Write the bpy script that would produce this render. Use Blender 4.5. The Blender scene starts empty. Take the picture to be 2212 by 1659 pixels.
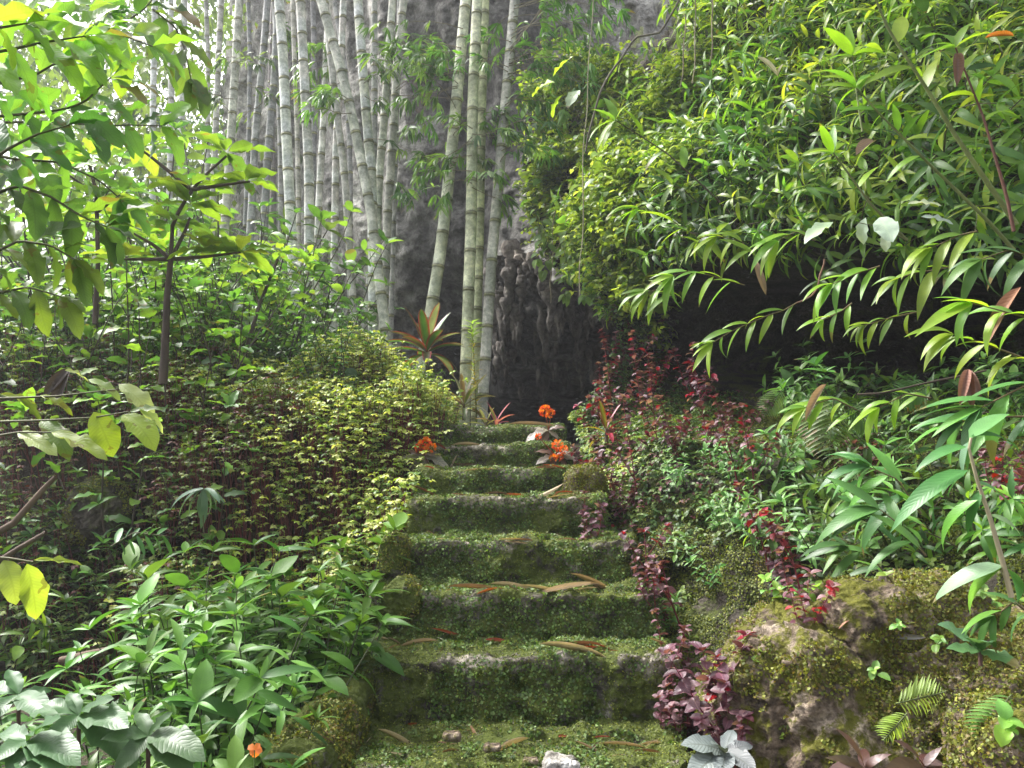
import bpy, math, random
import numpy as np
from mathutils import Vector, Matrix
from mathutils.bvhtree import BVHTree

random.seed(7); rng = np.random.default_rng(11)
R = math.radians
# ------------------------------------------------------------------ camera
sc = bpy.context.scene
EYE = np.array([0.0, 0.0, 1.5]); FPX = 1671.0; PITCH = math.atan((1085-829.5)/FPX)
cam = bpy.data.cameras.new("camera"); camo = bpy.data.objects.new("camera", cam)
sc.collection.objects.link(camo); sc.camera = camo
cam.sensor_width = 36; cam.lens = 36*FPX/2212; cam.clip_end = 500; cam.clip_start = 0.05
camo.location = EYE; camo.rotation_euler = (math.pi/2+PITCH, 0, 0)
# ------------------------------------------------------------------ world, sun, exposure
SUN_EL, SUN_AZ = R(56), R(-62)          # azimuth measured from +Y towards +X
w = bpy.data.worlds.new("World"); sc.world = w; w.use_nodes = True
nt = w.node_tree; bg = nt.nodes['Background']
sky = nt.nodes.new('ShaderNodeTexSky'); sky.sky_type = 'NISHITA'; sky.sun_disc = False
sky.sun_elevation = SUN_EL; sky.sun_rotation = SUN_AZ; sky.air_density = 1.0; sky.dust_density = 6.0; sky.ozone_density = 1
hs = nt.nodes.new('ShaderNodeHueSaturation'); hs.inputs['Saturation'].default_value = 0.28
nt.links.new(sky.outputs[0], hs.inputs['Color']); nt.links.new(hs.outputs[0], bg.inputs['Color'])
bg.inputs['Strength'].default_value = 0.13
sd = bpy.data.lights.new("sun", 'SUN'); so = bpy.data.objects.new("sun", sd); sc.collection.objects.link(so)
sd.energy = 2.3; sd.angle = R(14); sd.color = (1.0, .97, .93)
sdir = Vector((math.sin(SUN_AZ)*math.cos(SUN_EL), math.cos(SUN_AZ)*math.cos(SUN_EL), math.sin(SUN_EL)))
so.rotation_euler = sdir.to_track_quat('Z', 'Y').to_euler()
sc.view_settings.view_transform = 'Standard'; sc.view_settings.look = 'None'
sc.view_settings.gamma = 1.0; sc.view_settings.exposure = 1.8
sc.cycles.max_bounces = 6; sc.cycles.diffuse_bounces = 3; sc.cycles.transmission_bounces = 4; sc.cycles.glossy_bounces = 2
sc.cycles.volume_bounces = 0; sc.cycles.volume_step_rate = 6
sc.cycles.sample_clamp_indirect = 4

# ------------------------------------------------------------------ maths helpers
def P(px, py, Y):
    """world point seen at photo pixel (2212 wide) at distance Y in front of the lens"""
    px, py, Y = np.broadcast_arrays(np.asarray(px, float), np.asarray(py, float), np.asarray(Y, float))
    a = (px-1106)/FPX; b = (829.5-py)/FPX; c, s = math.cos(PITCH), math.sin(PITCH)
    dy = c-b*s; dz = s+b*c; k = Y/dy
    return np.stack([EYE[0]+a*k, EYE[1]+Y, EYE[2]+dz*k], -1)
def proj(p):
    q = np.asarray(p)-EYE; c, s = math.cos(PITCH), math.sin(PITCH)
    d = q[..., 1]*c+q[..., 2]*s; u = -q[..., 1]*s+q[..., 2]*c; d = np.where(d < .05, .05, d)
    return 1106+FPX*q[..., 0]/d, 829.5-FPX*u/d
def _h(i, j, k):
    n = (i*374761393+j*668265263+k*2147483647) & 0xffffffff
    n = ((n ^ (n >> 13))*1274126177) & 0xffffffff
    return ((n ^ (n >> 16)) & 0xffff)/65535.0
def vnoise(p):
    p = np.asarray(p, float); i = np.floor(p).astype(np.int64); f = p-i; f = f*f*(3-2*f)
    x, y, z = i[..., 0], i[..., 1], i[..., 2]; u, v, t = f[..., 0], f[..., 1], f[..., 2]
    def L(a, b, t): return a+(b-a)*t
    return L(L(L(_h(x, y, z), _h(x+1, y, z), u), L(_h(x, y+1, z), _h(x+1, y+1, z), u), v),
             L(L(_h(x, y, z+1), _h(x+1, y, z+1), u), L(_h(x, y+1, z+1), _h(x+1, y+1, z+1), u), v), t)
def fbm(p, oct=4, ridge=False):
    p = np.asarray(p, float); s = 0; a = .5; tot = 0
    for o in range(oct):
        n = vnoise(p*(2.03**o)+17.3*o)*2-1
        if ridge: n = 1-2*np.abs(n)
        s = s+a*n; tot += a; a *= .5
    return s/tot
def bilin(tab, xs, ys, X, Y):
    tab = np.array(tab, float); X = np.clip(X, xs[0], xs[-1]); Y = np.clip(Y, ys[0], ys[-1])
    i = np.clip(np.searchsorted(xs, X)-1, 0, len(xs)-2); j = np.clip(np.searchsorted(ys, Y)-1, 0, len(ys)-2)
    xs = np.array(xs, float); ys = np.array(ys, float)
    u = (X-xs[i])/(xs[i+1]-xs[i]); v = (Y-ys[j])/(ys[j+1]-ys[j])
    return (tab[j, i]*(1-u)+tab[j, i+1]*u)*(1-v)+(tab[j+1, i]*(1-u)+tab[j+1, i+1]*u)*v
def nrm(v):
    v = np.asarray(v, float); return v/np.maximum(np.linalg.norm(v, axis=-1, keepdims=True), 1e-9)
def frames(d, up=(0, 0, 1), roll=None):
    d = nrm(d); up = np.broadcast_to(np.asarray(up, float), d.shape)
    x = np.cross(d, up); bad = np.linalg.norm(x, axis=-1) < 1e-3
    x[bad] = [1, 0, 0]; x = nrm(x); n = np.cross(x, d)
    if roll is not None:
        c = np.cos(roll)[:, None]; s = np.sin(roll)[:, None]; x, n = x*c+n*s, n*c-x*s
    return np.stack([x, d, n], -1)

# ------------------------------------------------------------------ object helpers
def tag(o, label=None, cat=None, group=None, kind=None):
    if label: o['label'] = label
    if cat: o['category'] = cat
    if group: o['group'] = group
    if kind: o['kind'] = kind
    return o
def link(o, parent=None):
    sc.collection.objects.link(o)
    if parent is not None: o.parent = parent
    return o
def empty(name, loc=(0, 0, 0), rot=(0, 0, 0), s=1.0):
    o = bpy.data.objects.new(name, None); o.location = loc; o.rotation_euler = rot; o.scale = (s, s, s)
    o.empty_display_size = .05
    return link(o)
class MB:
    def __init__(s): s.V = []; s.F = []; s.U = []; s.C = []; s.n = 0
    def raw(s, v, f, uv, c):
        s.V.append(v); s.F.append(f+s.n); s.U.append(uv); s.C.append(c); s.n += len(v)
    def leaves(s, tpl, Rm, pos, sc_, col, edge=None):
        tv, tf, tu = tpl; Rm = np.atleast_3d(Rm).reshape(-1, 3, 3); N = len(Rm)
        pos = np.broadcast_to(np.asarray(pos, float), (N, 3)); sc_ = np.broadcast_to(np.asarray(sc_, float), (N, 3))
        col = np.broadcast_to(np.asarray(col, float), (N, 3)); k = len(tv)
        v = np.einsum('nij,nkj->nki', Rm, tv[None]*sc_[:, None])+pos[:, None]
        f = tf[None]+(np.arange(N)*k)[:, None, None]
        cc = np.repeat(col, k, 0)
        if edge is not None:
            e = np.tile(np.abs(tu[:, 1]-.5)*2, N)[:, None]**4; cc = cc*(1-e)+np.array(edge)*e
        s.raw(v.reshape(-1, 3), f.reshape(-1, 4), np.tile(tu, (N, 1)), cc)
    def tube(s, path, rad, col=(.1, .2, .05), sides=5):
        path = np.asarray(path, float); n = len(path); rad = np.broadcast_to(np.asarray(rad, float), (n,))
        t = nrm(np.gradient(path, axis=0)); ref = np.array([0, 1, 0.]) if abs(t[0, 1]) < .9 else np.array([1., 0, 0])
        a = nrm(np.cross(t, ref)); b = np.cross(t, a); th = np.arange(sides)*2*math.pi/sides
        v = path[:, None]+rad[:, None, None]*(a[:, None]*np.cos(th)[None, :, None]+b[:, None]*np.sin(th)[None, :, None])
        i = np.arange(n-1)[:, None]*sides; j = np.arange(sides)[None]; j2 = (j+1) % sides
        f = np.stack([i+j, i+j2, i+sides+j2, i+sides+j], -1).reshape(-1, 4)
        L = np.concatenate([[0], np.cumsum(np.linalg.norm(np.diff(path, axis=0), axis=1))])
        uv = np.stack([np.repeat(L, sides), np.tile(th/6.2832, n)], -1)
        s.raw(v.reshape(-1, 3), f, uv, np.broadcast_to(np.asarray(col, float), (n*sides, 3)) if np.ndim(col) == 1 else np.repeat(col, sides, 0))
    def mesh(s, name, mat, smooth=True):
        me = bpy.data.meshes.new(name)
        V = np.concatenate(s.V); F = np.concatenate(s.F); U = np.concatenate(s.U); C = np.concatenate(s.C)
        me.vertices.add(len(V)); me.vertices.foreach_set('co', V.astype(np.float32).ravel())
        me.loops.add(F.size); me.loops.foreach_set('vertex_index', F.astype(np.int32).ravel())
        me.polygons.add(len(F)); me.polygons.foreach_set('loop_start', np.arange(0, F.size, 4, dtype=np.int32))
        me.update(calc_edges=True)
        if smooth: me.polygons.foreach_set('use_smooth', np.ones(len(F), bool))
        uvl = me.uv_layers.new(name='UVMap'); uvl.data.foreach_set('uv', U[F.ravel()].astype(np.float32).ravel())
        ca = me.color_attributes.new('Col', 'FLOAT_COLOR', 'POINT')
        ca.data.foreach_set('color', np.concatenate([C, np.ones((len(C), 1))], 1).astype(np.float32).ravel())
        me.materials.append(mat); return me
    def build(s, name, mat, parent=None, smooth=True):
        return link(bpy.data.objects.new(name, s.mesh(name, mat, smooth)), parent)
def leaf_tpl(segs=6, wid=.2, fold=.25, droop=.3, pos=.42, sharp=1.0, tip=1.0, wave=0., cross=2):
    """unit leaf along +y; width profile peaks at pos; drooping tip"""
    t = np.linspace(0, 1, segs+1); a = pos/(1-pos)
    wprof = (t**(a*sharp))*((1-t)**(1*sharp)); wprof = wprof/wprof.max(); wprof = np.maximum(wprof, .03)
    wprof[-1] = .01
    ang = droop*t*1.6; y = np.concatenate([[0], np.cumsum(np.cos(ang[1:]))])/segs; z = -np.concatenate([[0], np.cumsum(np.sin(ang[1:]))])/segs
    us = np.linspace(-1, 1, cross+1); V = []; U = []
    for i in range(segs+1):
        for u in us:
            ww = wid*.5*wprof[i]
            V.append((u*ww, y[i], z[i]+abs(u)*ww*fold+wave*ww*math.sin(i*2.3+u*1.5)*abs(u))); U.append((t[i], .5+.5*u*1.0))
    c = cross+1; F = [(i*c+k, i*c+k+1, (i+1)*c+k+1, (i+1)*c+k) for i in range(segs) for k in range(cross)]
    return np.array(V), np.array(F), np.array(U)
def grid_faces(nu, nv):
    i, j = np.meshgrid(np.arange(nv-1), np.arange(nu-1), indexing='ij'); a = (i*nu+j).ravel()
    return np.stack([a, a+1, a+nu+1, a+nu], -1)
def sample(V, F, n):
    a = V[F]; c1 = np.cross(a[:, 1]-a[:, 0], a[:, 2]-a[:, 0]); c2 = np.cross(a[:, 2]-a[:, 0], a[:, 3]-a[:, 0])
    nn = c1+c2; ar = np.linalg.norm(nn, axis=1); idx = rng.choice(len(F), n, p=ar/ar.sum())
    u = rng.random((n, 1)); v = rng.random((n, 1)); q = a[idx]
    return (q[:, 0]*(1-u)+q[:, 1]*u)*(1-v)+(q[:, 3]*(1-u)+q[:, 2]*u)*v, nrm(nn[idx])
def inframe(p, m=60):
    x, y = proj(p); return (x > -m) & (x < 2212+m) & (y > -m) & (y < 1659+m) & (p[..., 1] > .3)
def rock_box(h, r, n, amp, freq, seed, ridge=.5, warp=0):
    h = np.array(h, float); pts = []; fs = []; k = 0
    ns = np.maximum((n*h/h.max()).astype(int), 4)
    for ax in range(3):
        b, c = [i for i in range(3) if i != ax]
        for sg in (-1, 1):
            nb, nc = ns[b], ns[c]; B, Cc = np.meshgrid(np.linspace(-1, 1, nb+1), np.linspace(-1, 1, nc+1))
            q = np.zeros((nb+1)*(nc+1)*3).reshape(-1, 3); q[:, ax] = sg; q[:, b] = B.ravel(); q[:, c] = Cc.ravel()
            f = grid_faces(nb+1, nc+1)
            if (sg > 0) == (ax == 1): f = f[:, ::-1]
            pts.append(q); fs.append(f+k); k += len(q)
    q = np.concatenate(pts); f = np.concatenate(fs)
    _, ia, inv = np.unique(np.round(q, 5), axis=0, return_index=True, return_inverse=True)
    q = q[ia]*h; f = inv.ravel()[f]
    inner = h-r; e = np.clip(q, -inner, inner); d = nrm(q-e); p = e+d*r
    dd = nrm(d*.8+q/h*.4)
    a = fbm(p*freq+seed, 5); b = fbm(p*freq*.8+seed+50, 4, True)
    return p+dd*(a*(1-ridge)+b*ridge)[:, None]*amp, f
def add_arr(mb, V, F, scale=1.0, col=(1, 1, 1)):
    mb.raw(V, F, np.stack([V[:, 0], V[:, 2]], -1)*scale, np.broadcast_to(np.asarray(col, float), (len(V), 3)))

# ------------------------------------------------------------------ materials
def mat_new(name):
    m = bpy.data.materials.new(name); m.use_nodes = True; m.node_tree.nodes.clear(); return m, m.node_tree
def nd(t, k, **kw):
    n = t.nodes.new(k)
    for a, b in kw.items():
        if a in n.inputs: n.inputs[a].default_value = b
        else: setattr(n, a, b)
    return n
def math_n(t, op, a, b=None, c=None):
    n = t.nodes.new('ShaderNodeMath'); n.operation = op
    for i, x in enumerate((a, b, c)):
        if x is None: continue
        if isinstance(x, (int, float)): n.inputs[i].default_value = x
        else: t.links.new(x, n.inputs[i])
    return n.outputs[0]
def leaf_mat(name, trans=.45, rough=.38, veins=14, vein_col=1.35, vein_amt=.35, bump=.25, spots=.0, spec=.5):
    m, t = mat_new(name); L = t.links
    out = nd(t, 'ShaderNodeOutputMaterial'); ca = nd(t, 'ShaderNodeAttribute', attribute_name='Col')
    oi = nd(t, 'ShaderNodeObjectInfo'); uv = nd(t, 'ShaderNodeUVMap'); sp = nd(t, 'ShaderNodeSeparateXYZ')
    L.new(uv.outputs[0], sp.inputs[0])
    av = math_n(t, 'ABSOLUTE', math_n(t, 'SUBTRACT', sp.outputs[1], .5))
    w_ = math_n(t, 'SINE', math_n(t, 'MULTIPLY', math_n(t, 'SUBTRACT', sp.outputs[0], math_n(t, 'MULTIPLY', av, .35)), veins*6.283))
    side = math_n(t, 'POWER', math_n(t, 'ABSOLUTE', w_), 7.0)
    mid = math_n(t, 'LESS_THAN', av, .035)
    vm = math_n(t, 'MAXIMUM', math_n(t, 'MULTIPLY', math_n(t, 'SUBTRACT', 1.0, side), 0.0), mid)
    vs = math_n(t, 'MAXIMUM', math_n(t, 'MULTIPLY', side, .7), mid)
    hsv = nd(t, 'ShaderNodeHueSaturation')
    L.new(ca.outputs['Color'], hsv.inputs['Color'])
    L.new(math_n(t, 'ADD', .485, math_n(t, 'MULTIPLY', oi.outputs['Random'], .03)), hsv.inputs['Hue'])
    L.new(math_n(t, 'ADD', .8, math_n(t, 'MULTIPLY', oi.outputs['Random'], .4)), hsv.inputs['Value'])
    nz = nd(t, 'ShaderNodeTexNoise', Scale=14.0, Detail=3.0); ge = nd(t, 'ShaderNodeTexCoord'); L.new(ge.outputs['Object'], nz.inputs['Vector'])
    mul = nd(t, 'ShaderNodeMix', data_type='RGBA', blend_type='MULTIPLY'); mul.inputs[0].default_value = .5
    cr = nd(t, 'ShaderNodeValToRGB'); L.new(nz.outputs[0], cr.inputs[0])
    cr.color_ramp.elements[0].position = .3; cr.color_ramp.elements[0].color = (.45, .5, .4, 1)
    cr.color_ramp.elements[1].position = .7; cr.color_ramp.elements[1].color = (1.25, 1.2, 1.1, 1)
    L.new(hsv.outputs[0], mul.inputs[6]); L.new(cr.outputs[0], mul.inputs[7])
    vc = nd(t, 'ShaderNodeMix', data_type='RGBA', blend_type='MIX'); vv = nd(t, 'ShaderNodeMix', data_type='RGBA', blend_type='MULTIPLY')
    vv.inputs[0].default_value = 1; vv.inputs[7].default_value = (vein_col, vein_col, vein_col*.8, 1); L.new(mul.outputs[2], vv.inputs[6])
    L.new(math_n(t, 'MULTIPLY', vs, vein_amt), vc.inputs[0]); L.new(mul.outputs[2], vc.inputs[6]); L.new(vv.outputs[2], vc.inputs[7])
    col = vc.outputs[2]
    if spots:
        n2 = nd(t, 'ShaderNodeTexNoise', Scale=30.0, Detail=2.0); L.new(ge.outputs['Object'], n2.inputs['Vector'])
        s2 = nd(t, 'ShaderNodeMix', data_type='RGBA'); L.new(math_n(t, 'MULTIPLY', math_n(t, 'GREATER_THAN', n2.outputs[0], .66), spots), s2.inputs[0])
        L.new(col, s2.inputs[6]); s2.inputs[7].default_value = (.12, .06, .02, 1); col = s2.outputs[2]
    n4 = nd(t, 'ShaderNodeTexNoise', Scale=5.0, Detail=2.0); L.new(ge.outputs['Object'], n4.inputs['Vector'])
    tp_ = math_n(t, 'GREATER_THAN', math_n(t, 'ADD', math_n(t, 'MULTIPLY', sp.outputs[0], .25), n4.outputs[0]), .86)
    s3 = nd(t, 'ShaderNodeMix', data_type='RGBA'); L.new(math_n(t, 'MULTIPLY', tp_, .7), s3.inputs[0]); L.new(col, s3.inputs[6]); s3.inputs[7].default_value = (.2, .12, .04, 1); col = s3.outputs[2]
    bp = nd(t, 'ShaderNodeBump', Strength=bump, Distance=.004); L.new(math_n(t, 'SUBTRACT', 1.0, vs), bp.inputs['Height'])
    pr = nd(t, 'ShaderNodeBsdfPrincipled', Roughness=rough); pr.inputs['Specular IOR Level'].default_value = spec
    L.new(col, pr.inputs['Base Color']); L.new(bp.outputs[0], pr.inputs['Normal'])
    tr = nd(t, 'ShaderNodeBsdfTranslucent'); tb = nd(t, 'ShaderNodeMix', data_type='RGBA', blend_type='MULTIPLY')
    tb.inputs[0].default_value = 1; tb.inputs[7].default_value = (1.45, 1.42, .6, 1); L.new(col, tb.inputs[6]); L.new(tb.outputs[2], tr.inputs['Color'])
    mx = nd(t, 'ShaderNodeMixShader'); mx.inputs[0].default_value = trans
    L.new(pr.outputs[0], mx.inputs[1]); L.new(tr.outputs[0], mx.inputs[2]); L.new(mx.outputs[0], out.inputs[0])
    return m
def rock_mat(name, cols, moss=None, moss_amt=.5, scale=3.0, moss_up=.5, bump=.9, rough=.9, fine=42.0):
    """cols: dark, mid, light stone; moss: two greens laid over it in noisy patches"""
    m, t = mat_new(name); L = t.links
    out = nd(t, 'ShaderNodeOutputMaterial'); ge = nd(t, 'ShaderNodeTexCoord')
    n1 = nd(t, 'ShaderNodeTexNoise', Scale=scale, Detail=8.0, Roughness=.65); L.new(ge.outputs['Object'], n1.inputs['Vector'])
    cr = nd(t, 'ShaderNodeValToRGB'); L.new(n1.outputs[0], cr.inputs[0]); e = cr.color_ramp.elements
    e[0].position = .33; e[0].color = (*cols[0], 1); e[1].position = .68; e[1].color = (*cols[2], 1)
    k = cr.color_ramp.elements.new(.5); k.color = (*cols[1], 1)
    n2 = nd(t, 'ShaderNodeTexNoise', Scale=fine, Detail=6.0, Roughness=.7); L.new(ge.outputs['Object'], n2.inputs['Vector'])
    vo = nd(t, 'ShaderNodeTexVoronoi', Scale=fine*1.4); L.new(ge.outputs['Object'], vo.inputs['Vector'])
    sp = nd(t, 'ShaderNodeMix', data_type='RGBA', blend_type='MULTIPLY'); sp.inputs[0].default_value = .7
    c2 = nd(t, 'ShaderNodeValToRGB'); L.new(n2.outputs[0], c2.inputs[0])
    c2.color_ramp.elements[0].position = .38; c2.color_ramp.elements[0].color = (.22, .21, .2, 1)
    c2.color_ramp.elements[1].position = .62; c2.color_ramp.elements[1].color = (1.2, 1.2, 1.2, 1)
    L.new(cr.outputs[0], sp.inputs[6]); L.new(c2.outputs[0], sp.inputs[7])
    ca = nd(t, 'ShaderNodeAttribute', attribute_name='Col'); sm = nd(t, 'ShaderNodeMix', data_type='RGBA', blend_type='MULTIPLY'); sm.inputs[0].default_value = 1
    L.new(sp.outputs[2], sm.inputs[6]); L.new(ca.outputs['Color'], sm.inputs[7]); col = sm.outputs[2]
    if moss:
        n3 = nd(t, 'ShaderNodeTexNoise', Scale=scale*1.6, Detail=7.0, Roughness=.75)
        mp = nd(t, 'ShaderNodeMapping'); mp.inputs['Location'].default_value = (3.1, 7.7, 1.3); L.new(ge.outputs['Object'], mp.inputs[0]); L.new(mp.outputs[0], n3.inputs['Vector'])
        gm = nd(t, 'ShaderNodeNewGeometry'); sx = nd(t, 'ShaderNodeSeparateXYZ'); L.new(gm.outputs['Normal'], sx.inputs[0])
        sr = nd(t, 'ShaderNodeSeparateColor'); L.new(ca.outputs['Color'], sr.inputs[0])
        mk = math_n(t, 'SUBTRACT', math_n(t, 'ADD', n3.outputs[0], math_n(t, 'MULTIPLY', sx.outputs[2], .12*moss_up)), math_n(t, 'MULTIPLY', math_n(t, 'SUBTRACT', sr.outputs[0], 1.0), .25))
        c3 = nd(t, 'ShaderNodeValToRGB'); L.new(mk, c3.inputs[0])
        c3.color_ramp.elements[0].position = .62-.3*moss_amt; c3.color_ramp.elements[0].color = (0, 0, 0, 1)
        c3.color_ramp.elements[1].position = .70-.3*moss_amt; c3.color_ramp.elements[1].color = (1, 1, 1, 1)
        mc = nd(t, 'ShaderNodeMix', data_type='RGBA'); L.new(n2.outputs[0], mc.inputs[0]); mc.inputs[6].default_value = (*moss[0], 1); mc.inputs[7].default_value = (*moss[1], 1)
        mm = nd(t, 'ShaderNodeMix', data_type='RGBA'); L.new(c3.outputs[0], mm.inputs[0]); L.new(col, mm.inputs[6]); L.new(mc.outputs[2], mm.inputs[7]); col = mm.outputs[2]
    hgt = math_n(t, 'ADD', n2.outputs[0], math_n(t, 'MULTIPLY', vo.outputs[0], .5))
    bp = nd(t, 'ShaderNodeBump', Strength=bump, Distance=.02); L.new(hgt, bp.inputs['Height'])
    pr = nd(t, 'ShaderNodeBsdfPrincipled', Roughness=rough); pr.inputs['Specular IOR Level'].default_value = .25
    L.new(col, pr.inputs['Base Color']); L.new(bp.outputs[0], pr.inputs['Normal']); L.new(pr.outputs[0], out.inputs[0])
    return m
def bark_mat(name, rough=.7, scale=20., amt=.6, stretch=.15):
    m, t = mat_new(name); L = t.links
    out = nd(t, 'ShaderNodeOutputMaterial'); ca = nd(t, 'ShaderNodeAttribute', attribute_name='Col'); ge = nd(t, 'ShaderNodeTexCoord')
    mp = nd(t, 'ShaderNodeMapping'); mp.inputs['Scale'].default_value = (1, 1, stretch); L.new(ge.outputs['Object'], mp.inputs[0])
    n = nd(t, 'ShaderNodeTexNoise', Scale=scale, Detail=6.0, Roughness=.7); L.new(mp.outputs[0], n.inputs['Vector'])
    cr = nd(t, 'ShaderNodeValToRGB'); L.new(n.outputs[0], cr.inputs[0]); cr.color_ramp.elements[0].position = .35; cr.color_ramp.elements[1].position = .65
    cr.color_ramp.elements[0].color = (.4, .4, .4, 1); cr.color_ramp.elements[1].color = (1.2, 1.2, 1.2, 1)
    mx = nd(t, 'ShaderNodeMix', data_type='RGBA', blend_type='MULTIPLY'); mx.inputs[0].default_value = amt
    L.new(ca.outputs['Color'], mx.inputs[6]); L.new(cr.outputs[0], mx.inputs[7])
    bp = nd(t, 'ShaderNodeBump', Strength=.3, Distance=.004); L.new(n.outputs[0], bp.inputs['Height'])
    pr = nd(t, 'ShaderNodeBsdfPrincipled', Roughness=rough); L.new(mx.outputs[2], pr.inputs['Base Color']); L.new(bp.outputs[0], pr.inputs['Normal']); L.new(pr.outputs[0], out.inputs[0])
    return m
def bamboo_mat():
    m, t = mat_new('bamboo_culm'); L = t.links
    out = nd(t, 'ShaderNodeOutputMaterial'); ca = nd(t, 'ShaderNodeAttribute', attribute_name='Col'); ge = nd(t, 'ShaderNodeTexCoord')
    n = nd(t, 'ShaderNodeTexNoise', Scale=22., Detail=7.0, Roughness=.75); L.new(ge.outputs['Object'], n.inputs['Vector'])
    cr = nd(t, 'ShaderNodeValToRGB'); L.new(n.outputs[0], cr.inputs[0]); e = cr.color_ramp.elements
    e[0].position = .4; e[0].color = (.62, .66, .62, 1); e[1].position = .66; e[1].color = (1.3, 1.3, 1.3, 1)
    v = nd(t, 'ShaderNodeTexNoise', Scale=5., Detail=6.0, Roughness=.7); L.new(ge.outputs['Object'], v.inputs['Vector'])
    c2 = nd(t, 'ShaderNodeValToRGB'); L.new(v.outputs[0], c2.inputs[0]); e = c2.color_ramp.elements
    e[0].position = .42; e[0].color = (.42, .46, .42, 1); e[1].position = .6; e[1].color = (1.08, 1.08, 1.08, 1)
    mx = nd(t, 'ShaderNodeMix', data_type='RGBA', blend_type='MULTIPLY'); mx.inputs[0].default_value = 1
    m2 = nd(t, 'ShaderNodeMix', data_type='RGBA', blend_type='MULTIPLY'); m2.inputs[0].default_value = .8
    L.new(ca.outputs['Color'], mx.inputs[6]); L.new(cr.outputs[0], mx.inputs[7]); L.new(mx.outputs[2], m2.inputs[6]); L.new(c2.outputs[0], m2.inputs[7])
    pr = nd(t, 'ShaderNodeBsdfPrincipled', Roughness=.55); L.new(m2.outputs[2], pr.inputs['Base Color']); L.new(pr.outputs[0], out.inputs[0])
    return m
M_lime = leaf_mat('lance_leaf', .5, .38, 10, 1.3, .25, .15)
M_glossy = leaf_mat('glossy_leaf', .3, .4, 8, 1.25, .3, .15, spec=.35)
M_big = leaf_mat('broad_leaf', .5, .42, 8, .65, .4, .22, spots=.5)
M_small = leaf_mat('small_leaf', .4, .45, 5, 1.2, .2, .1)
M_varieg = leaf_mat('variegated_leaf', .35, .5, 3, 1.6, .5, .1)
M_purple = leaf_mat('purple_leaf', .35, .35, 6, 2.6, .55, .4)
M_strap = leaf_mat('strap_leaf', .35, .4, 2, 1.4, .4, .1)
M_bamleaf = leaf_mat('bamboo_leaf', .45, .45, 2, 1.2, .2, .0)
M_moss = leaf_mat('moss_leaf', .3, .6, 2, 1.0, .0, .0)
M_silver = leaf_mat('silver_leaf', .1, .45, 7, .45, .6, .3)
M_petal = leaf_mat('petal', .4, .5, 3, 1.1, .2, .0)
M_dry = leaf_mat('dry_leaf', .15, .6, 6, .7, .4, .3)
M_stem = bark_mat('stem_skin')
M_bark = bark_mat('bark', .85, 14, .8, .3)
M_bam = bamboo_mat()
MOSS1, MOSS2 = (.04, .055, .012), (.12, .15, .025)
M_step = rock_mat('mossy_stone', ((.035, .03, .025), (.11, .1, .085), (.34, .31, .28)), (MOSS1, MOSS2), .72, 7.0, .8, 1.0)
M_wall = rock_mat('mossy_coral_rock', ((.045, .034, .024), (.2, .15, .11), (.46, .38, .3)), ((.05, .05, .012), (.18, .18, .02)), .45, 8.0, .4, 1.0)
M_hill = rock_mat('hill_rock', ((.015, .012, .01), (.05, .042, .032), (.13, .11, .09)), (MOSS1, (.09, .11, .02)), .35, 2.5, .3, .9)
M_cliff = rock_mat('cliff_rock', ((.045, .043, .04), (.15, .142, .135), (.34, .325, .31)), None, 0, 1.9, 0, 1.0, fine=16.0)
M_soil = rock_mat('soil', ((.012, .009, .007), (.04, .03, .02), (.09, .065, .045)), (MOSS1, (.07, .09, .02)), .2, 2.0, .2, .8)

# ------------------------------------------------------------------ ground
ZR = 1.5
def ground_z(x, y):
    x = np.asarray(x, float); y = np.asarray(y, float)
    bank = np.clip((y-3.9)/1.1, 0, 1); bank = bank*bank*(3-2*bank)
    zl = -1.0+bank*1.5+np.clip(y-5, 0, 30)*.10+fbm(np.stack([x*.8, y*.8, x*0], -1), 3)*.18
    zs = np.interp(y, [0, 2.4, 3, 5, 6, 9, 60], [-1.6, -1.2, -1.05, .3, .45, .55, .9])
    k = np.clip((x+1.0)/.5, 0, 1)
    far = np.clip((y-12)/30, 0, 1)*4
    return ZR+zl*(1-k)+zs*k+far*(1-k)
gx = np.concatenate([np.linspace(-60, -9, 22), np.linspace(-8.5, 6, 130), np.linspace(7, 60, 18)])
gy = np.concatenate([np.linspace(-20, -.5, 10), np.linspace(0, 12, 110), np.linspace(13, 90, 24)])
GX, GY = np.meshgrid(gx, gy); GZ = ground_z(GX, GY)
GV = np.stack([GX.ravel(), GY.ravel(), GZ.ravel()], -1); GF = grid_faces(len(gx), len(gy))
mb = MB(); add_arr(mb, GV, GF); tag(mb.build('ground', M_soil), kind='structure')

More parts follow.
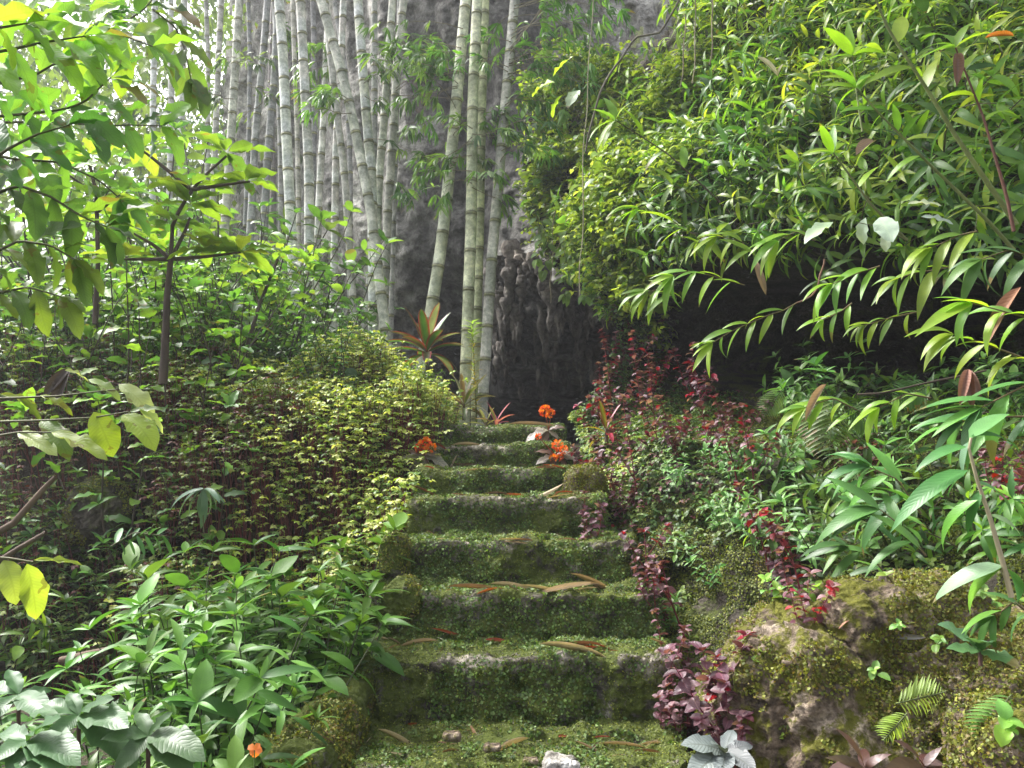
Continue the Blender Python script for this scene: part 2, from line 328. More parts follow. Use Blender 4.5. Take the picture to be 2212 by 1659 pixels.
# ------------------------------------------------------------------ staircase
DP = [2.5, 2.98, 3.3, 3.62, 3.95, 4.3, 4.66, 5.02]
TOP = [1632, 1412, 1278, 1165, 1070, 1010, 958, 916]
LX = [640, 782, 812, 848, 884, 905, 925, 935]; RX = [1520, 1462, 1425, 1368, 1300, 1290, 1225, 1215]
stair = empty('stone_staircase', (0, 2.5, .6))
tag(stair, 'old mossy stone staircase climbing from the foreground towards the cave mouth', 'staircase')
bpy.context.view_layer.update()
STV, STF, STW, off = [], [], [], 0
for i in range(8):
    a = P(LX[i], TOP[i], DP[i]); b = P(RX[i], TOP[i], DP[i]); zt = a[2]; hh = .17 if i else .2
    if i == 0: zt = P(1000, 1556, DP[1])[2]
    elif i < 7: zt = zt
    y0 = DP[i]; y1 = (DP[i+1]+.35) if i < 7 else 8.2
    z0 = zt-.42
    h = np.array([(b[0]-a[0])/2, (y1-y0)/2, (zt-z0)/2])
    V, F = rock_box(h, .022, 190 if i < 5 else 130, .06, 5.5, i*9.1+3, .35)
    V = V+nrm(V*[.3, 1, 1])*(fbm(V*14+i, 4)*.035+fbm(V*9+i+5, 3, True)*.022-np.clip(fbm(V*7+i+40, 3)-.22, 0, 1)*.12)[:, None]
    V[:, 2] = np.where(V[:, 2] > 0, V[:, 2]*.93, V[:, 2])
    V += np.array([(a[0]+b[0])/2, (y0+y1)/2, (zt+z0)/2])
    ed = np.exp(-((V[:, 2]-zt+.03)/.035)**2)*np.exp(-((V[:, 1]-y0)/.07)**2)*np.clip(fbm(V*6+i, 3)*3+.6, 0, 1)
    STW.append(ed); mb = MB(); add_arr(mb, V-np.array([0, 2.5, .6]), F, 1, 1+ed[:, None]*np.array([.9, .85, .7])); mb.build('step', M_step, stair)
    STV.append(V); STF.append(F+off); off += len(V)
STV = np.concatenate(STV); STF = np.concatenate(STF)

# ------------------------------------------------------------------ right hillside (relief with its own distance everywhere)
hxs = [1200, 1300, 1450, 1700, 1950, 2212, 2600, 3000]
hys = [-900, -300, 0, 300, 500, 560, 640, 800, 880, 960, 1200, 1300, 1400, 1660, 2100]
HT = [[9.5, 9, 8.5, 7.5, 6.8, 6.2, 5.5, 5],
      [9, 8.5, 7.6, 6.8, 6, 5.4, 4.8, 4.4],
      [8.8, 8, 7, 6.2, 5.5, 4.9, 4.4, 4],
      [8.2, 7.2, 6.1, 5.3, 4.7, 4.2, 3.8, 3.4],
      [7.6, 6.6, 5.3, 4.5, 4.1, 3.6, 3.2, 2.9],
      [7.4, 6.4, 5.3, 4.6, 4.2, 3.7, 3.3, 3],
      [7.0, 6.2, 6.2, 6.1, 5.6, 4.9, 4.2, 3.8],
      [6.7, 6.1, 6.6, 6.7, 6.2, 5.4, 4.6, 4],
      [6.3, 5.6, 5.8, 5.6, 5.2, 4.6, 4.0, 3.6],
      [5.6, 4.9, 4.6, 4.3, 4.0, 3.5, 3.1, 2.9],
      [5.1, 4.25, 3.95, 3.7, 3.4, 3.0, 2.7, 2.5],
      [4.7, 4.0, 3.7, 3.45, 3.1, 2.8, 2.5, 2.3],
      [4.3, 3.7, 3.45, 3.25, 2.95, 2.7, 2.4, 2.2],
      [3.5, 3.1, 2.95, 2.85, 2.7, 2.5, 2.2, 2.0],
      [2.6, 2.4, 2.3, 2.2, 2.1, 2.0, 1.9, 1.8]]
nu, nv = 250, 330
U_, V_ = np.meshgrid(np.linspace(1100, 3000, nu), np.linspace(-900, 2100, nv))
D_ = bilin(HT, hxs, hys, U_, V_)
HV = P(U_.ravel(), V_.ravel(), D_.ravel())
dn = fbm(HV*1.6, 5)*.35+fbm(HV*np.array([1.2, 1.2, 3.0])+9, 5, True)*.16+fbm(HV*9, 3)*.035
HV = HV+nrm(EYE-HV)*dn[:, None]
HF = grid_faces(nu, nv)[:, ::-1]
uu, vv = U_.ravel()[HF[:, 0]], V_.ravel()[HF[:, 0]]
jag = fbm(HV[HF[:, 0]]*1.3, 4)*130
HF = HF[(vv > np.interp(uu, [1100, 1215, 1330, 1500, 1640], [260, 200, 130, -20, -900])+jag) | (uu > 1640)]
HF = HF[HV[HF[:, 0], 0]*0+U_.ravel()[HF[:, 0]] > np.interp(V_.ravel()[HF[:, 0]], [150, 250, 400, 560, 640, 700, 760, 900], [1170, 1150, 1125, 1170, 1280, 1325, 1325, 1250])+fbm(HV[HF[:, 0]]*3, 3)*30]
# a back so that the bank is a solid body of rock
mb = MB(); add_arr(mb, HV, HF); tag(mb.build('hillside', M_hill), kind='structure')

# ------------------------------------------------------------------ cliff with cave
cxs = [200, 560, 850, 1000, 1080, 1200, 1300, 1500, 1800, 2300]
cys = [-1400, -300, 0, 300, 560, 640, 740, 860, 915, 1000]
CT = [[17, 14, 10.0, 9.2, 8.6, 8.8, 9.5, 10.5, 10, 9],
      [16.5, 13.5, 10.3, 9.6, 9.2, 9.4, 10, 10.6, 10, 9],
      [16, 13, 10.6, 10, 9.8, 10, 10.4, 10.6, 10, 9],
      [16, 13, 11, 10.5, 9.9, 9.9, 10.0, 10.2, 9.6, 9],
      [16, 13, 11.3, 10.9, 9.3, 9.0, 8.9, 9.2, 9, 9],
      [16, 13, 11.6, 11.4, 9.1, 8.6, 8.5, 8.8, 9, 9],
      [16, 13, 11.8, 12.2, 9.9, 9.4, 9.3, 8.8, 9, 9],
      [16, 13, 12, 13.2, 10.9, 10.6, 10.4, 9, 9, 9],
      [16, 13, 12, 13.2, 13.4, 13.4, 13, 9, 9, 9],
      [16, 13, 12, 13.2, 13.4, 13.4, 13, 9, 9, 9]]
nu, nv = 300, 300
U_, V_ = np.meshgrid(np.linspace(200, 2300, nu), np.concatenate([np.linspace(-1400, -100, 60), np.linspace(-90, 1000, nv-60)]))
D_ = bilin(CT, cxs, cys, U_, V_)
CV = P(U_.ravel(), V_.ravel(), D_.ravel())
drip = 1.5*np.clip((V_.ravel()-500)/120, 0, 1)*np.clip((U_.ravel()-1040)/60, 0, 1)*.7
s1 = fbm(CV*np.array([.7, .7, .35]), 5)*.75+fbm(CV*np.array([2.2, 2.2, .8])+31, 5, True)*.28
s2 = fbm(CV*np.array([3.2, 3.2, .9])+5, 4, True)*.55+fbm(CV*7, 3, True)*.12
s3 = fbm(CV*4.5, 5, True)*.13+fbm(CV*np.array([6, 6, 2.2])+3, 3)*.08
CV = CV+nrm(EYE-CV)*(s1+drip*s2+s3)[:, None]
CF = grid_faces(nu, nv)[:, ::-1]
uu, vv = U_.ravel(), V_.ravel()
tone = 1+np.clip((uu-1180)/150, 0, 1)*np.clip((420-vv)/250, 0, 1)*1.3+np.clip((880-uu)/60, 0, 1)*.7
tone = tone*(1-.3*np.clip((uu-880)/40, 0, 1)*np.clip((1190-uu)/60, 0, 1)); cave_shade = np.clip((vv-590)/90, 0, 1)*np.clip((uu-1000)/70, 0, 1); tone = tone*(1-.5*cave_shade)  # last factor paints the cave's shade into the rock colour
CF = CF[uu[CF[:, 0]] > 500+fbm(CV[CF[:, 0]]*.9, 3)*120]
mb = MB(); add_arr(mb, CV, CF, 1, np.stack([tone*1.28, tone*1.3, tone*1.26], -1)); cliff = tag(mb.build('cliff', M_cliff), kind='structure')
def stalactite(px, py, Y, L, r, par):
    n = 12; m = MB(); t = np.linspace(0, 1, n); base = P(px, py, Y)
    path = base+np.stack([np.sin(t*4+px)*.03*L, t*0, -t*L+.12*L], -1)
    prof = r*(1-t)**.75*(1+.25*np.sin(t*9+px)+.15*np.sin(t*23+py)); prof[-1] = .004
    m.tube(path, prof, (.75, .7, .65) if py > 560 else (1.1, 1, .9), 8)  # lower stalactites darker: cave shade put into their colour
    v = m.V[0]; m.V[0] = v+(fbm(v*11, 3)[:, None]*.6*r)*nrm(v-base-np.array([0, 0, -L/2]))
    m.build('stalactite', M_cliff, par)
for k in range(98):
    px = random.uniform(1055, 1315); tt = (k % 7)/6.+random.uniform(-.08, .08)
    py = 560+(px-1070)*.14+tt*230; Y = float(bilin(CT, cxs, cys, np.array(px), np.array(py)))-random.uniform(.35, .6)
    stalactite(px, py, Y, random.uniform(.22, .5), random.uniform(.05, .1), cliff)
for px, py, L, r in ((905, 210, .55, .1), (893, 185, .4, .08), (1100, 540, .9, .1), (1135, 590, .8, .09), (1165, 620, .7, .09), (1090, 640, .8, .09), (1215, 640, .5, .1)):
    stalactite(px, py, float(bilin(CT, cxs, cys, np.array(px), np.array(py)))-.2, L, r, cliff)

# ------------------------------------------------------------------ foreground rock wall, boulders
RWV, RWF, off = [], [], 0
def rock(name, px, py, Y, h, amp, freq, seed, mat, label, cat='rock', r=.12, n=80, rz=0., group=None, keep=True):
    global off
    c = P(px, py, Y); V, F = rock_box(h, min(r, min(h)*.9), n, amp, freq, seed, .55)
    V = V+nrm(V)*fbm(V*freq*5+seed, 3, True)[:, None]*amp*.22
    ca, sa = math.cos(rz), math.sin(rz); V = V@np.array([[ca, sa, 0], [-sa, ca, 0], [0, 0, 1]])
    m = MB(); add_arr(m, V, F); o = m.build(name, mat); o.location = c; tag(o, label, cat, group)
    if keep: RWV.append(V+c); RWF.append(F+off); off += len(V)
    return o
rock('rock_wall', 2040, 1625, 2.62, (.68, .36, .38), .17, 4.0, 5, M_wall, 'craggy coral rock wall patched with yellow moss filling the lower right corner', 'rock wall', .2, 150)
rock('boulder', 1865, 1372, 2.55, (.16, .2, .13), .08, 6, 8, M_wall, 'knobbly brown boulder crowning the left shoulder of the foreground rock wall', 'boulder', n=60)
rock('boulder', 2010, 1330, 2.6, (.13, .2, .09), .07, 7, 18, M_wall, 'pale topped boulder on the crest of the foreground rock wall under long glossy leaves', 'boulder', n=60)
rock('boulder', 2205, 1640, 2.0, (.11, .16, .12), .06, 6, 28, M_wall, 'rounded buff boulder cut off by the bottom right corner', 'boulder', n=50)
rock('boulder', 870, 1300, 3.34, (.075, .1, .075), .05, 8, 38, M_step, 'grey bare boulder built into the left end of the sixth step from the top', 'boulder', n=50)
rock('boulder', 855, 1200, 3.6, (.05, .1, .09), .04, 8, 48, M_step, 'small grey boulder at the left end of the fifth step from the top', 'boulder', n=40)
rock('boulder', 1262, 1048, 4.3, (.09, .12, .1), .05, 8, 58, M_wall, 'pale rock closing the right end of the third step from the top', 'boulder', n=40)
rock('boulder', 225, 1110, 4.35, (.12, .14, .13), .12, 4, 68, M_hill, 'dark weathered boulder in the left bank under the ground cover', 'boulder', n=60)
rock('boulder', 745, 1590, 2.95, (.08, .4, .19), .07, 6, 88, M_step, 'mossy kerb rock flanking the left side of the lowest two steps', 'boulder', n=60)
rock('boulder', 640, 1700, 2.5, (.13, .22, .15), .08, 5, 98, M_step, 'low mossy rock at the bottom left foot of the staircase', 'boulder', n=60)
M_white = rock_mat('white_stone', ((.12, .11, .09), (.36, .34, .31), (.7, .69, .66)), None, 0, 8, 0, .5)
rock('white_stone', 1213, 1652, 2.5, (.045, .04, .016), .03, 20, 7, M_white, 'white stone set in the moss of the lowest step', 'stone', r=.03, n=30, keep=False)
for k, (px, py) in enumerate(((1145, 1643), (975, 1590), (1065, 1614), (700, 1640))):
    rock('stone', px, py, 2.55, (.022, .02, .009), .016, 22, k+70, M_wall, 'small grey stone bedded in the moss of the lowest step '+('beside the white stone', 'left of the curled leaf', 'just behind the curled leaf', 'at its left end')[k], 'stone', r=.01, n=20, keep=False)
RWV = np.concatenate(RWV); RWF = np.concatenate(RWF)
bvh = BVHTree.FromPolygons(np.concatenate([STV, RWV, HV, GV]).tolist(), np.concatenate([STF, RWF+len(STV), HF+len(STV)+len(RWV), GF+len(STV)+len(RWV)+len(HV)]).tolist())
def hit_px(px, py, default=4.0):
    d = P(px, py, 1.0)-EYE; r = bvh.ray_cast(Vector(EYE), Vector(d).normalized(), 60)
    if r[0] is None: return P(px, py, default), np.array([0, 0, 1.])
    n = np.array(r[1]); n = n if n@d < 0 else -n
    return np.array(r[0]), n
def drop(x, y, z0=6.0):
    r = bvh.ray_cast(Vector((x, y, z0)), Vector((0, 0, -1)), 60)
    return float(r[0].z) if r[0] is not None else float(ground_z(x, y))

# ------------------------------------------------------------------ moss and leafy cover ("stuff")
def visible(p, n=None):
    return inframe(p, 30)
T_tiny = leaf_tpl(2, .8, .2, .4, .5, .7)
T_small = leaf_tpl(3, .55, .25, .6, .42, .8)
def moss(name, V, F, n, size, cols, mat, label=None, off_=.004, dens=None):
    p, nn = sample(V, F, n); k = visible(p)
    if dens is not None: k &= dens(p, nn)
    p, nn = p[k], nn[k]; N = len(p)
    fac = nrm(EYE-p); nn = np.where((nn*fac).sum(1)[:, None] < -.2, -nn, nn)
    d = nrm(nn*.7+rng.normal(0, .8, (N, 3))+np.array([0, 0, .1]))
    cols = np.array(cols); c = cols[rng.integers(0, len(cols), N)]*rng.uniform(.6, 1.35, (N, 1))
    s = size*rng.uniform(.5, 1.4, (N, 1))*np.ones((1, 3))
    m = MB(); m.leaves(T_tiny, frames(d, nn+rng.normal(0, .4, (N, 3))), p+nn*off_, s, c)
    return m.build(name, mat)
G_mid = [(.05, .1, .02), (.08, .15, .03), (.12, .2, .04), (.1, .12, .02), (.03, .06, .015)]
def den_step(p, n): 
    a = fbm(p*5.0+3, 4); up = n[:, 2] > .75
    x, y = proj(p); bare = fbm(p*7+91, 3)
    ed = np.zeros(len(p), bool)
    for i in range(8): ed |= (np.abs(p[:, 1]-DP[i]) < .05) & (np.abs(y-TOP[i]) < 14)
    return (a > -.22+.3*up) & ~(ed & (bare > .05))
tag(moss('liverwort', STV, STF, 520000, .0125, [(.05, .1, .02), (.08, .16, .03), (.14, .24, .05), (.19, .29, .1), (.1, .19, .04)], M_moss, dens=lambda p, n: den_step(p, n) & (rng.random(len(p)) < .75)), kind='stuff')
tag(moss('moss', STV, STF, 420000, .007, [(.13, .16, .02), (.08, .11, .02), (.19, .22, .03), (.05, .05, .02)], M_moss, dens=lambda p, n: (fbm(p*4+20, 3)+.25*n[:, 2] > -.3)), kind='stuff')
tag(moss('moss', RWV, RWF, 300000, .0095, [(.16, .17, .02), (.1, .12, .015), (.22, .22, .03), (.13, .09, .02)], M_moss, dens=lambda p, n: (fbm(p*5.5+8, 4)+.05*n[:, 2] > .02)), kind='stuff')
def in_wall(p):
    x, y = proj(p); return (x > 1280) & (x < 2212) & (y > 860) & (y < 1480)
tag(moss('moss', HV, HF, 1900000, .011, [(.15, .18, .02), (.1, .13, .015), (.07, .1, .015), (.2, .22, .03)], M_moss, dens=lambda p, n: in_wall(p) & (fbm(p*3+8, 4) > -.25)), kind='stuff')

def rosettes(m, p, n, size, cols, k=5, tpl=T_small, tilt=.35, up=.0, zt=.5):
    N = len(p); cols = np.array(cols); ci = rng.integers(0, len(cols), N)
    for j in range(k):
        a = rng.uniform(0, 6.283, N) if k == 1 else j*6.283/k+rng.uniform(-.4, .4, N)+p[:, 0]*50
        axis = nrm(n*(1-zt)+np.array([0, 0, 1])*zt+rng.normal(0, .25, (N, 3)))
        fr = frames(axis, np.array([.3, .9, .1])); d = fr[:, :, 0]*np.cos(a)[:, None]+fr[:, :, 2]*np.sin(a)[:, None]+axis*tilt
        s = size*rng.uniform(.6, 1.25, (N, 1))*np.ones((1, 3)); c = cols[ci]*rng.uniform(.7, 1.3, (N, 1))
        m.leaves(tpl, frames(d, axis, rng.normal(0, .3, N)), p, s, c)
# left bank of small variegated ground cover with red stems
def cover_left():
    x = rng.uniform(-5.2, -.45, 120000); y = rng.uniform(3.9, 6.6, 120000)
    z = ground_z(x, y); p = np.stack([x, y, z], -1); px, py = proj(p+np.array([0, 0, .3]))
    lim = np.interp(px, [0, 300, 560, 650, 960, 1000], [.25, .45, .8, 1, 1, .9])
    k = (px > -40) & (px < 985) & (rng.random(len(x)) < lim*.42) & (x < -.42-(5-y)*.12)
    p = p[k]; N = len(p)
    hgt = .08+.5*np.clip(.5+fbm(p*1.8+4, 3)*.9, 0, 1)+rng.uniform(-.1, .1, N)
    hgt = np.maximum(hgt, .04)
    # foliage hugs the steep bank as well, at many heights
    low = rng.random(N) < .35; hgt = np.where(low, hgt*rng.random(N), hgt)
    lean = rng.normal(0, .05, (N, 3)); lean[:, 2] = 0; top = p+lean+np.stack([0*hgt, -hgt*.25, hgt], -1)
    m = MB(); py2 = proj(top)[1]; px2 = proj(top)[0]
    yel = (fbm(top*2.2+9, 3)+np.interp(px2, [350, 600, 800], [-.4, .3, .75]) > .0)
    Y = top[yel]; rosettes(m, Y, np.tile([0, -.3, 1.], (len(Y), 1)), .03, [(.46, .54, .12), (.32, .44, .08), (.54, .6, .24), (.2, .32, .05), (.1, .2, .04)], 5)
    Y = top[~yel]; rosettes(m, Y, np.tile([0, -.3, 1.], (len(Y), 1)), .029, [(.12, .2, .05), (.2, .29, .07), (.25, .32, .1), (.12, .17, .05), (.14, .05, .04)], 5)
    root = empty('ground_cover', (0, 0, 0)); tag(root, None, None, None, 'stuff')
    m.build('foliage', M_varieg, root)
    ms = MB(); idx = rng.choice(N, min(N, 5200), replace=False)
    for i in idx:
        a, b = p[i], top[i]; c = (a+b)/2+np.array([random.uniform(-.03, .03), -.02, 0]); ms.tube([a, c, b], [.0028, .0024, .0016], (.16, .03, .03), 3)
    ms.build('stem', M_stem, root)
cover_left()
# small leaved creeper on the right bank and over its left edge
def cover_right():
    root = empty('creeping_plants'); tag(root, None, None, None, 'stuff')
    p, n = sample(HV, HF, 420000); x, y = proj(p); n = np.where((n*nrm(EYE-p)).sum(1)[:, None] < 0, -n, n)
    A = (x > 1180) & (x < 1600) & (y > 660) & (y < 1180) & ~((x > 1430) & (y < 850)) & (x < 1760-(y-860)*.15)
    dens = np.interp(y, [640, 820, 960, 1100, 1180], [1, .8, .5, .3, .15])*np.interp(x, [1180, 1350, 1640], [1, 1, .4])
    k = A & (rng.random(len(p)) < dens*.95) & (fbm(p*3+2, 3) > -.35); q = p[k]; qn = n[k]
    m = MB(); o = q+qn*(rng.random((len(q), 1))**.7*(.05+.3*np.clip(fbm(q*3+44, 3)+.2, 0, 1)[:, None])*np.interp(proj(q)[1], [700, 900, 1000], [1, .7, .35])[:, None])
    w1 = fbm(q*2+60, 3)-np.interp(proj(q)[0], [1250, 1420, 1560], [-.25, .25, .7]) > .0
    rosettes(m, o[w1], qn[w1], .029, [(.3, .38, .09), (.2, .31, .06), (.12, .24, .06), (.36, .44, .14)], 4)
    rosettes(m, o[~w1], qn[~w1], .028, [(.07, .15, .04), (.11, .2, .05), (.05, .1, .03), (.16, .24, .06), (.12, .03, .04)], 4)
    m.build('foliage', M_varieg, root)
    # round leaved lime creeper above
    B = (x > 1090) & (x < 1560) & (y > 170) & (y < 690) & ~((x > 1440) & (y > 540)) & (x > 1095+np.abs(y-420)*.1)
    k = B & (fbm(p*2.6+12, 3) > -.12) & (rng.random(len(p)) < .55); q = p[k]; qn = n[k]
    lump = np.clip(fbm(q*2.3+70, 3)+.35, 0, 1)[:, None]
    o = q+qn*((.15+rng.random((len(q), 1))**.6)*.75*lump)+rng.normal(0, .05, (len(q), 3)); m = MB()
    rosettes(m, o, qn, .058, [(.34, .46, .07), (.26, .38, .05), (.42, .52, .13), (.15, .25, .04), (.07, .14, .03)], 3, zt=.7)
    f = rng.random(len(o)) < .05; rosettes(m, o[f], qn[f], .13, [(.14, .3, .05), (.25, .4, .06), (.2, .3, .14)], 2, zt=.7)
    m.build('foliage', M_small, root)
    # shade leaves low on the wall
    C_ = (x > 1350) & (x < 2212) & (y > 880) & (y < 1420)
    k = C_ & (fbm(p*3.4+33, 3) > .12) & (rng.random(len(p)) < .22); q = p[k]; qn = n[k]; m = MB()
    o = q+qn*(rng.random((len(q), 1))*.09); rosettes(m, o, qn, .032, [(.12, .22, .05), (.2, .32, .06), (.08, .16, .05)], 3, zt=.3)
    m.build('foliage', M_small, root)
cover_right()

# ------------------------------------------------------------------ plants
T_lance = [leaf_tpl(7, .2, .3, d, .38, 1.05) for d in (.35, .6, .85)]
T_ell = [leaf_tpl(6, .42, .3, d, .45, .9) for d in (.3, .5)]
T_broad = [leaf_tpl(8, .44, .22, d, .5, .8, wave=.25, cross=4) for d in (.25, .5)]
T_strap = [leaf_tpl(8, .16, .45, d, .5, .6) for d in (.15, .6, 1.0)]
T_bam = leaf_tpl(3, .13, .1, .5, .3, .9)
def curve(p0, d0, L, sag, n=9, wig=.0):
    t = np.linspace(0, 1, n)[:, None]; d0 = nrm(d0); p = np.asarray(p0)+d0*L*t+np.array([0, 0, -1.])*sag*L*t*t
    if wig: p = p+rng.normal(0, wig*L, (1, 3))*np.sin(t*5)
    return p
def leafy_stem(ms, ml, path, r0, tpls, ll, lw, cols, step=.05, start=.3, whorl=5, open_=.7, colst=(.08, .14, .03), alt=False, sides=5, petiole=0.0, bias=(0, 0, 0)):
    n = len(path); ms.tube(path, np.linspace(r0, r0*.35, n), colst, sides)
    seg = np.linalg.norm(np.diff(path, axis=0), axis=1); S = np.concatenate([[0], np.cumsum(seg)]); Lt = S[-1]
    cols = np.array(cols); s = Lt*start; a = random.uniform(0, 6.28); k = 0
    def at(s_):
        q = np.array([np.interp(s_, S, path[:, i]) for i in range(3)]); q2 = np.array([np.interp(min(s_+.01, Lt), S, path[:, i]) for i in range(3)])
        q1 = np.array([np.interp(max(s_-.01, 0), S, path[:, i]) for i in range(3)]); return q, nrm(q2-q1)
    def put(q, t, ang, size, el):
        fr = frames(t[None], np.array([.1, .2, 1.]))[0]; rad = fr[:, 0]*math.cos(ang)+fr[:, 2]*math.sin(ang)
        d = nrm(rad*math.cos(el)+t*math.sin(el)+np.array([0, 0, .12])+np.array(bias)); q2 = q+d*petiole*size
        if petiole: ms.tube([q, q2], [r0*.25, r0*.2], colst, 3)
        c = cols[random.randrange(len(cols))]*random.uniform(.75, 1.25)
        ml.leaves(random.choice(tpls), frames(d[None], roll=np.array([random.gauss(0, .35)])), q2, (size*lw, size, size), c)
    while s < Lt*.97:
        q, t = at(s); f = .65+.35*min(1, (Lt-s)/(.4*Lt)+.3)
        for j in range(1 if alt else 2): put(q, t, a+j*math.pi, ll*f*random.uniform(.75, 1.1), random.uniform(.1, .5)*open_)
        a += 2.4 if alt else 1.57; s += step*random.uniform(.7, 1.3); k += 1
    q, t = at(Lt)
    for j in range(whorl): put(q, t, a+j*6.283/max(whorl, 1)+random.uniform(-.3, .3), ll*random.uniform(.45, 1.05), random.uniform(.2, .9))
def make_shrub(name, n_st, h, spread, sag, tpls, ll, lw, cols, mat, step=.06, start=.35, r0=.006, colst=(.08, .14, .03), alt=False, whorl=5, bias=(0, 0, 0), petiole=0., wig=.03):
    ms, ml = MB(), MB()
    for i in range(n_st):
        a = i*6.283/n_st+random.uniform(-.5, .5); sp = spread*random.uniform(.4, 1.1)
        d = np.array([math.cos(a)*sp, math.sin(a)*sp, 1.0])+np.array(bias); L = h*random.uniform(.65, 1.1)
        path = curve((math.cos(a)*.02, math.sin(a)*.02, 0), d, L, sag*random.uniform(.6, 1.2), 9, wig)
        leafy_stem(ms, ml, path, r0, tpls, ll, lw, cols, step, start, whorl, .7, colst, alt, 5, petiole)
    return name, ms.mesh('stem', M_stem), ml.mesh('foliage', mat)
def put(proto, loc, rz=0., s=1.0, tilt=(0, 0), label=None, cat='shrub', group=None, up=None):
    name, sm, lm = proto
    o = bpy.data.objects.new(name, None); o.location = loc; o.scale = (s, s, s); o.empty_display_size = .05
    o.rotation_euler = (Matrix.Rotation(tilt[1], 3, 'Y') @ Matrix.Rotation(tilt[0], 3, 'X') @ Matrix.Rotation(rz, 3, 'Z')).to_euler()
    link(o); tag(o, label, cat, group)
    for nm, me in (('stem', sm), ('foliage', lm)):
        if me: link(bpy.data.objects.new(nm, me), o)
    return o
LIME = [(.26, .4, .04), (.33, .46, .05), (.17, .3, .035), (.4, .5, .07), (.09, .2, .03), (.2, .38, .04)]
MID = [(.07, .17, .03), (.1, .22, .04), (.05, .13, .03), (.13, .26, .05)]
DARK = [(.03, .08, .02), (.05, .11, .03), (.04, .1, .03)]
lance = [make_shrub('lance_leaf_shrub', random.choice((3, 4, 5)), random.uniform(.55, .85), .5, .35, T_lance, .185, .95, LIME, M_lime, .05, .35, .006, (.1, .13, .04)) for _ in range(7)]
lance_d = [make_shrub('lance_leaf_shrub', random.choice((3, 4)), random.uniform(.5, .75), .6, .4, T_lance, .19, 1.0, MID+[(.16, .32, .03), (.2, .36, .04)], M_lime, .06, .35, .006, (.1, .08, .04)) for _ in range(5)]
glossy = [make_shrub('glossy_shrub', random.choice((3, 4, 5)), random.uniform(.6, .85), .35, .12, T_ell[:1]+T_lance[:2]+T_lance[:1], .145, 1.05, MID+[(.14, .28, .06)], M_glossy, .08, .3, .005, (.06, .07, .03), whorl=6) for _ in range(7)]
bushy = [make_shrub('leafy_bush', 9, random.uniform(1.2, 1.6), .55, .15, T_ell, .12, 1.0, MID+[(.16, .3, .05), (.2, .34, .06)], M_small, .06, .3, .007, (.07, .06, .04), alt=True, whorl=4) for _ in range(5)]
bushy_d = [make_shrub('leafy_bush', 9, random.uniform(1.2, 1.6), .55, .2, T_ell, .1, 1.0, MID+DARK, M_small, .05, .25, .007, (.05, .04, .03), alt=True, whorl=4) for _ in range(4)]

# right hillside lance leaf thicket
def scatter_hill(n, zone, protos, smin, smax, label, group, lean=(-.5, .0), mind=.16, depth=0.02, seed_pts=60000, prob=None):
    p, nn = sample(HV, HF, seed_pts); x, y = proj(p); k = zone(x, y); p, nn, x, y = p[k], nn[k], x[k], y[k]
    got = []; c = 0
    for i in range(len(p)):
        if c >= n: break
        if prob is not None and random.random() > prob(x[i], y[i]): continue
        if any(abs(p[i][0]-g[0]) < mind and abs(p[i][1]-g[1]) < mind and abs(p[i][2]-g[2]) < mind for g in got): continue
        got.append(p[i]); c += 1
        pr = protos(x[i], y[i]) if callable(protos) else random.choice(protos)
        lb = label(x[i], y[i]) if callable(label) else label
        put(pr, p[i], random.uniform(0, 6.28), random.uniform(smin, smax), (random.uniform(.1, .6), lean[0]+random.uniform(-.35, .25)), lb, 'shrub', group)
def rlabel(x, y):
    if y < 300: return 'lime green lance leaved shrub high on the right slope above the overhang'
    if x < 1600: return 'bright lance leaved shrub at the left edge of the right slope beside the cliff'
    return 'lance leaved shrub drooping over the dark rock overhang at right'
def pick(x, y):
    return random.choice(lance if random.random() < np.interp(y+(x-1500)*.25, [0, 350, 600], [.95, .6, .2]) else lance_d)  # darker leaf colours lower down paint in the shade on the slope
lance_long = [make_shrub('arching_lance_shrub', random.choice((2, 3)), random.uniform(1.0, 1.35), .55, .6, T_lance, random.uniform(.2, .25), .95, LIME, M_lime, .075, .45, .007, (.12, .13, .04), whorl=6) for _ in range(6)]
gapf = lambda x, y: fbm(np.array([[x/170., y/120., 3.3]]), 3)[0] > -.12
scatter_hill(64, lambda x, y: (x > 1330) & (x < 2330) & (y > -160) & (y < 470) & (x > 1560-y*.5), lance_long, .7, 1.05, 'long stemmed lance leaved shrub arching out of the right slope', 'long stemmed shrubs on the right slope', lean=(-.75, 0), mind=.25)
scatter_hill(165, lambda x, y: (x > 1330) & (x < 2330) & (y > -160) & (y < 530) & (x > 1540-y*.5), pick, .6, 1.2, rlabel, 'lance leaved shrubs on the right slope', mind=.17, prob=lambda x, y: 1.0 if gapf(x, y) else .08)
scatter_hill(26, lambda x, y: (x > 1480) & (x < 2300) & (y > 470) & (y < 560), lance_d+lance[:2], .7, 1.0, 'lance leaved shrub drooping over the dark rock overhang at right', 'lance leaved shrubs on the right slope', lean=(-1.0, 0), mind=.15)
scatter_hill(14, lambda x, y: (x > 1270) & (x < 1480) & (y > 480) & (y < 720), lance, .55, .8, 'small lance leaved shrub over the red leaved plants beside the cliff', 'lance leaved shrubs beside the cliff', mind=.15)
scatter_hill(42, lambda x, y: (x > 1700) & (x < 2320) & (y > 900) & (y < 1250), lance_d+glossy[:3], .5, .8, 'glossy long leaved shrub on the shelf under the dark recess', 'long leaved shrubs on the right shelf', lean=(-.45, 0), mind=.12)
scatter_hill(18, lambda x, y: (x > 1450) & (x < 1800) & (y > 1000) & (y < 1400), glossy, .25, .4, 'small broad leaved seedling growing from the mossy right bank', 'seedlings on the mossy right bank', lean=(-.3, 0), mind=.1)

